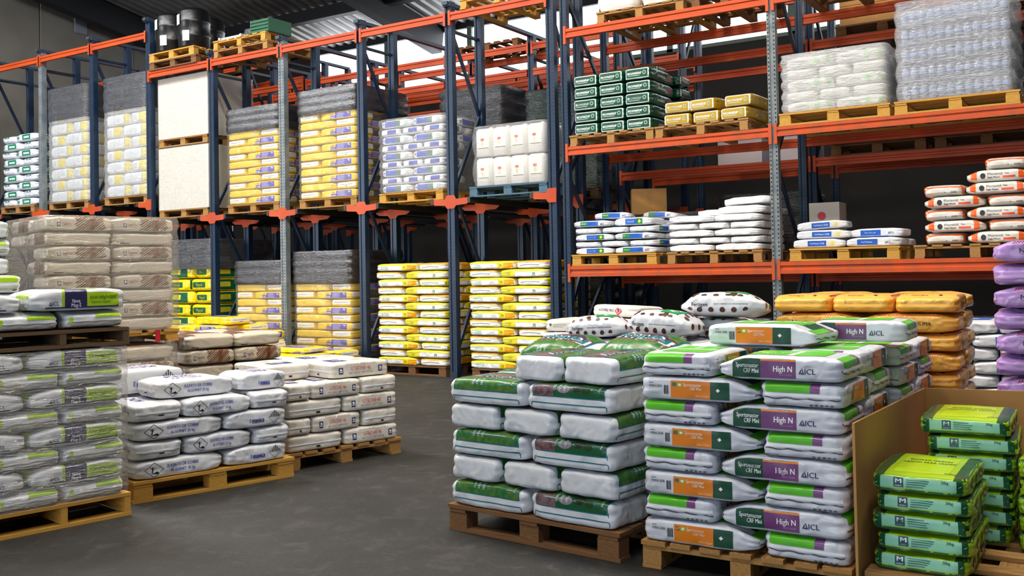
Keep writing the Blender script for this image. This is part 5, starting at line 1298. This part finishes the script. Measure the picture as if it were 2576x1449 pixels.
for lv in range(5):
    t_ = thing('tier_sheet', 'grey card sheet under the %s tier of bottles' % ORD[lv], 'sheet', FR(0, 0, zz), 0, 'card sheets between bottle tiers'); b = MB(); b.box((.55, .48, .003), (1.09, .95, .006)); b.build('sheet', mat('grey card', '#aeb2ba', .6), t_)
    for dd in range(2):
        for k in range(12):
            if dd == 1 and k < 11: continue
            o = new_obj('bottle', bot, None, FR(.06 + .0885 * k, .05 + .0885 * dd, zz + .006)); tag(o, 'clear plastic bottle with blue cap, %s tier, %s' % (ORD[lv], 'place %s from the pale-striped sacks' % ORD[k] if dd == 0 and k else 'next to the pale-striped sacks' if dd == 0 else 'end-post side'), 'bottle', 'clear bottles under film'); new_obj('bottle_cap', cap, o); new_obj('bottle_label', blb, o)
    t2 = thing('bottle_tray', 'pale tray filling the %s bottle tier behind the front bottles' % ORD[lv], 'tray', FR(0, 0, zz + .006), 0, 'bottle trays'); b = MB(); b.box((.52, .55, .095), (1.02, .75, .186)); b.build('tray_block', mat('pale blue tray', '#b6c0d4', .5), t2)
    zz += .204
wrap(FR, -.02, 1.10, -.02, 1.0, Z2 + .147, zz + .05, .204, film('streaky white film', '#eef0f6', .32, .18), 'streaky white stretch film round the tall bottle load', seed=15, bulge=.02, amp=.014)
# level three, only the undersides show
FR = Frame(-5.72, YR + .02, 1); pallet(FR, 1.2, 1.2, Z3, 'pallet on the top level with white big bags', M_wood, 'v')
for k in range(2):
    wt = wrap(FR, .05 + .6 * k, .53 + .6 * k, .05, 1.05, Z3 + .146, Z3 + .9, .25, mat('white big-bag weave', '#e2dfda', .6, bump=.2), 'white woven big bag on the top level, %s' % ('double-post side', 'grey-post side')[k], 'big_bag', seed=40 + k, bulge=.03, amp=.02); wt['category'] = 'big bag'; wt['group'] = 'big bags on the top level'
pallet(Frame(-4.45, YR + .1, 0), .85, 1.1, Z3, 'empty pallet on the top level beside the big bags', M_woodB, 'v')
pallet(Frame(-3.2, YR + .5, 0), 1.2, .8, Z3, 'empty pallet on the top level beyond the grey post', M_woodB, 'v')
# the rear rack, half hidden in the dark
YQ = 12.66
for x, z, lb, m, h in ((-6.0, 1.41, 'pale filmed load on the rear rack behind the banded sacks', M_filmW, .7), (-4.7, 1.41, 'dark filmed load on the rear rack behind the plain sacks', M_filmD, .9), (-3.2, 2.89, 'black filmed load on the rear rack behind the pale-striped sacks', M_filmD, .5), (-1.96, 2.89, 'dark filmed flat load on the rear rack behind the bottles', M_filmD, .35), (-3.1, 4.41, 'brown carton load high on the rear rack', M_card, .75), (-1.96, 4.41, 'brown carton load high at the rear rack end', M_card, .6)):
    FR = Frame(x, YQ, 0); pallet(FR, 1.15, 1.0, z, 'pallet under the ' + lb, M_woodB, 'u')
    t_ = thing('wrapped_load', lb, 'pallet load', FR(0, 0, z + .146)); n = 3
    for i in range(n): b = MB(); b.box((0, 0, 0), (1.05, .92, h / n - .006)); b.build('layer', M_card if m is M_card else mat('dark film sack', '#23252b', .35), t_, (.575, .5, h / n * (i + .5)))
    if m is not M_card: wrap(Frame(0, 0, 0), .0, 1.13, .0, 1.0, .0, h + .02, .2, m, '', 'film', bulge=.03, amp=.02, parent=t_, seed=x)
for x, lb in ((-3.3, 'pale sheeted load on the floor behind the amber sacks'), (-1.96, 'grey sheeted load on the floor behind the lilac sacks'), (-6.0, 'dark sheeted load on the floor behind the sulphur sacks'), (-4.7, 'brown sheeted load on the floor behind the dotted sacks')):
    FR = Frame(x, 11.25, 0); pallet(FR, 1.15, 1.0, 0, 'pallet under the ' + lb, M_woodB, 'u')
    t_ = thing('sheeted_load', lb, 'pallet load', FR(0, 0, .146)); b = MB(); b.box((.575, .5, .35), (1.0, .9, .7)); b.build('body', mat('dark film sack', '#23252b', .35), t_); wrap(Frame(0, 0, 0), .0, 1.13, .0, 1.0, .0, .74, .25, M_filmG if 'pale' in lb or 'grey' in lb else M_filmD, '', 'film', bulge=.03, amp=.02, parent=t_, seed=x)
